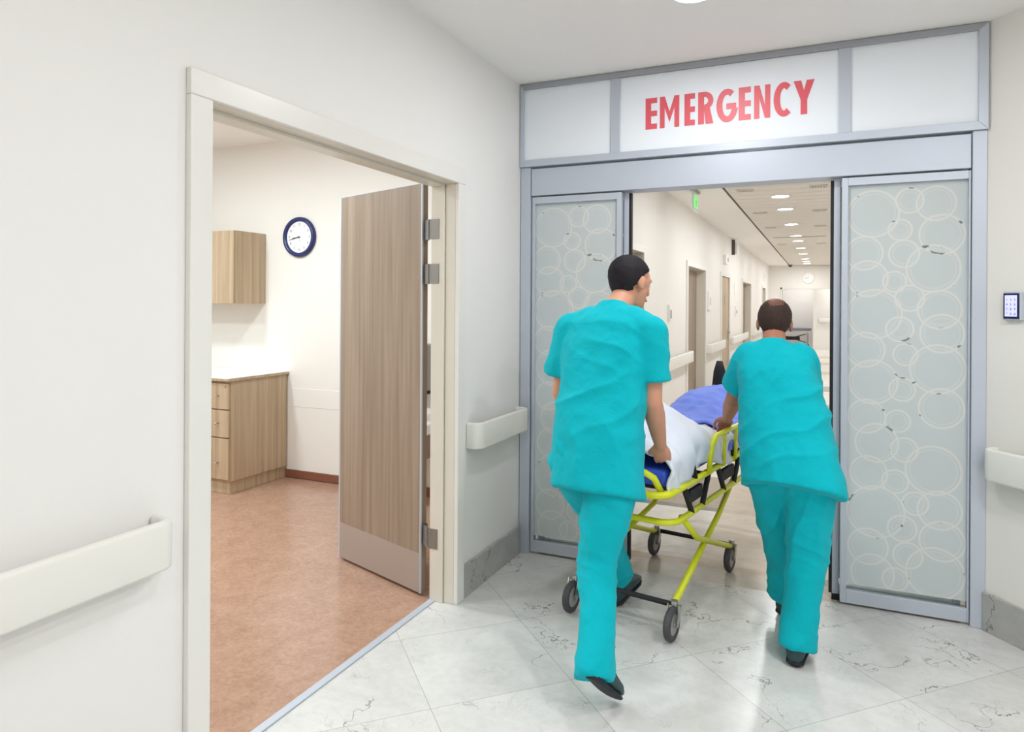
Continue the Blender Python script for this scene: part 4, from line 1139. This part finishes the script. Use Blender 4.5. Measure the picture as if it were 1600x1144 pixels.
def cover(name, label, m, s0, s1, hfn, wfn, drop, seed, thick=.012):
    bm = bmesh.new(); NS, NT_ = 60, 44; rows = []
    for i in range(NS + 1):
        s = s0 + (s1 - s0) * i / NS; row = []
        for j in range(NT_ + 1):
            u_ = -1 + 2 * j / NT_; W_ = wfn(s)
            if abs(u_) < .72:
                t = u_ / .72 * W_; z = hfn(s, u_ / .72)
            else:
                q = (abs(u_) - .72) / .28; t = math.copysign(W_ + .012 * math.sin(q * PI * .5) + .006 * math.sin(s * 22 + seed), u_); z = hfn(s, math.copysign(1, u_)) - q * drop(s)
            p = sp(s, t, z); k_ = .022 * nz(p, 7, seed) + .016 * (ridge(p, (.6, .4, .5), .09, seed) - .3) + .009 * nz(p, 17, seed)
            row.append(bm.verts.new(p + V((0, 0, abs(k_) if abs(u_) < .72 else 0)) + SS * (k_ * (abs(u_) >= .72) * math.copysign(1, u_))))
        rows.append(row)
    for a, b in zip(rows, rows[1:]):
        for j in range(NT_): bm.faces.new((a[j], a[j + 1], b[j + 1], b[j]))
    o = obj(name, bm, m, smooth=True, origin=sp((s0 + s1) / 2, 0, .76))
    sd = o.modifiers.new('solid', 'SOLIDIFY'); sd.thickness = thick; sd.offset = 1
    tag(o, label, 'bedding'); return o
def hw(s, u):      # sheet over the legs of the patient
    e = math.exp(-((s - .42) / .30) ** 2)
    return .775 + (.16 * e + .03) * math.sqrt(max(0, 1 - u * u * .92)) * (1 + .12 * math.sin(u * 6))
cover('bed_sheet', 'crumpled white sheet over the near half of the stretcher', 'whitecloth', .05, 1.02, hw, lambda s: .245, lambda s: .12 + .02 * math.sin(s * 9), 2)
def hb(s, u):
    return .785 + max(0, s - 1.15) * .13 + (.05 + .05 * math.exp(-((s - 1.55) / .25) ** 2)) * math.sqrt(max(0, 1 - u * u * .92))
cover('blanket', 'bright blue blanket bunched on the far half of the stretcher', 'bluecloth', .90, 1.85, hb, lambda s: .25, lambda s: .05 + .04 * math.sin(s * 7 + 1), 5, .014)

# ================================================================== gurney parked in the far hall
r = thing('gurney', 'distant parked gurney with dark mattress beyond the corridor end', 'gurney', (.95, 26.6, 0))
bm = bmesh.new(); box(bm, .0, 1.34 - .06, 26.35, 26.85, .56, .62); obj('frame', bm, 'steel', r)
bm = bmesh.new(); box(bm, .0, 1.27, 26.35, 26.85, .62, .71); obj('mattress', bm, mat('slate_pad', lin(120, 118, 140), .5), r, bevel=.02)
bm = bmesh.new(); box(bm, .02, .5, 26.38, 26.82, .705, .73); obj('sheet', bm, 'white', r, bevel=.01)
for x in (.12, 1.15):
    for y in (26.42, 26.78):
        bm = bmesh.new(); cone(bm, (x, y, .13), (x, y, .56), .02); obj('leg', bm, 'steel', r)
        bm = bmesh.new(); tube(bm, [V((x + .05 * math.cos(a), y, .065 + .05 * math.sin(a))) for a in (2 * PI * i / 20 for i in range(20))], .014, 8, True); obj('wheel', bm, 'black', r, smooth=True)
bm = bmesh.new(); obox(bm, (.15, 26.45, .2), (1.1, 26.45, .5), .03, .03); obox(bm, (.15, 26.45, .5), (1.1, 26.45, .2), .03, .03); box(bm, .4, .9, 26.5, 26.7, .28, .40); obj('under_carriage', bm, 'black', r)
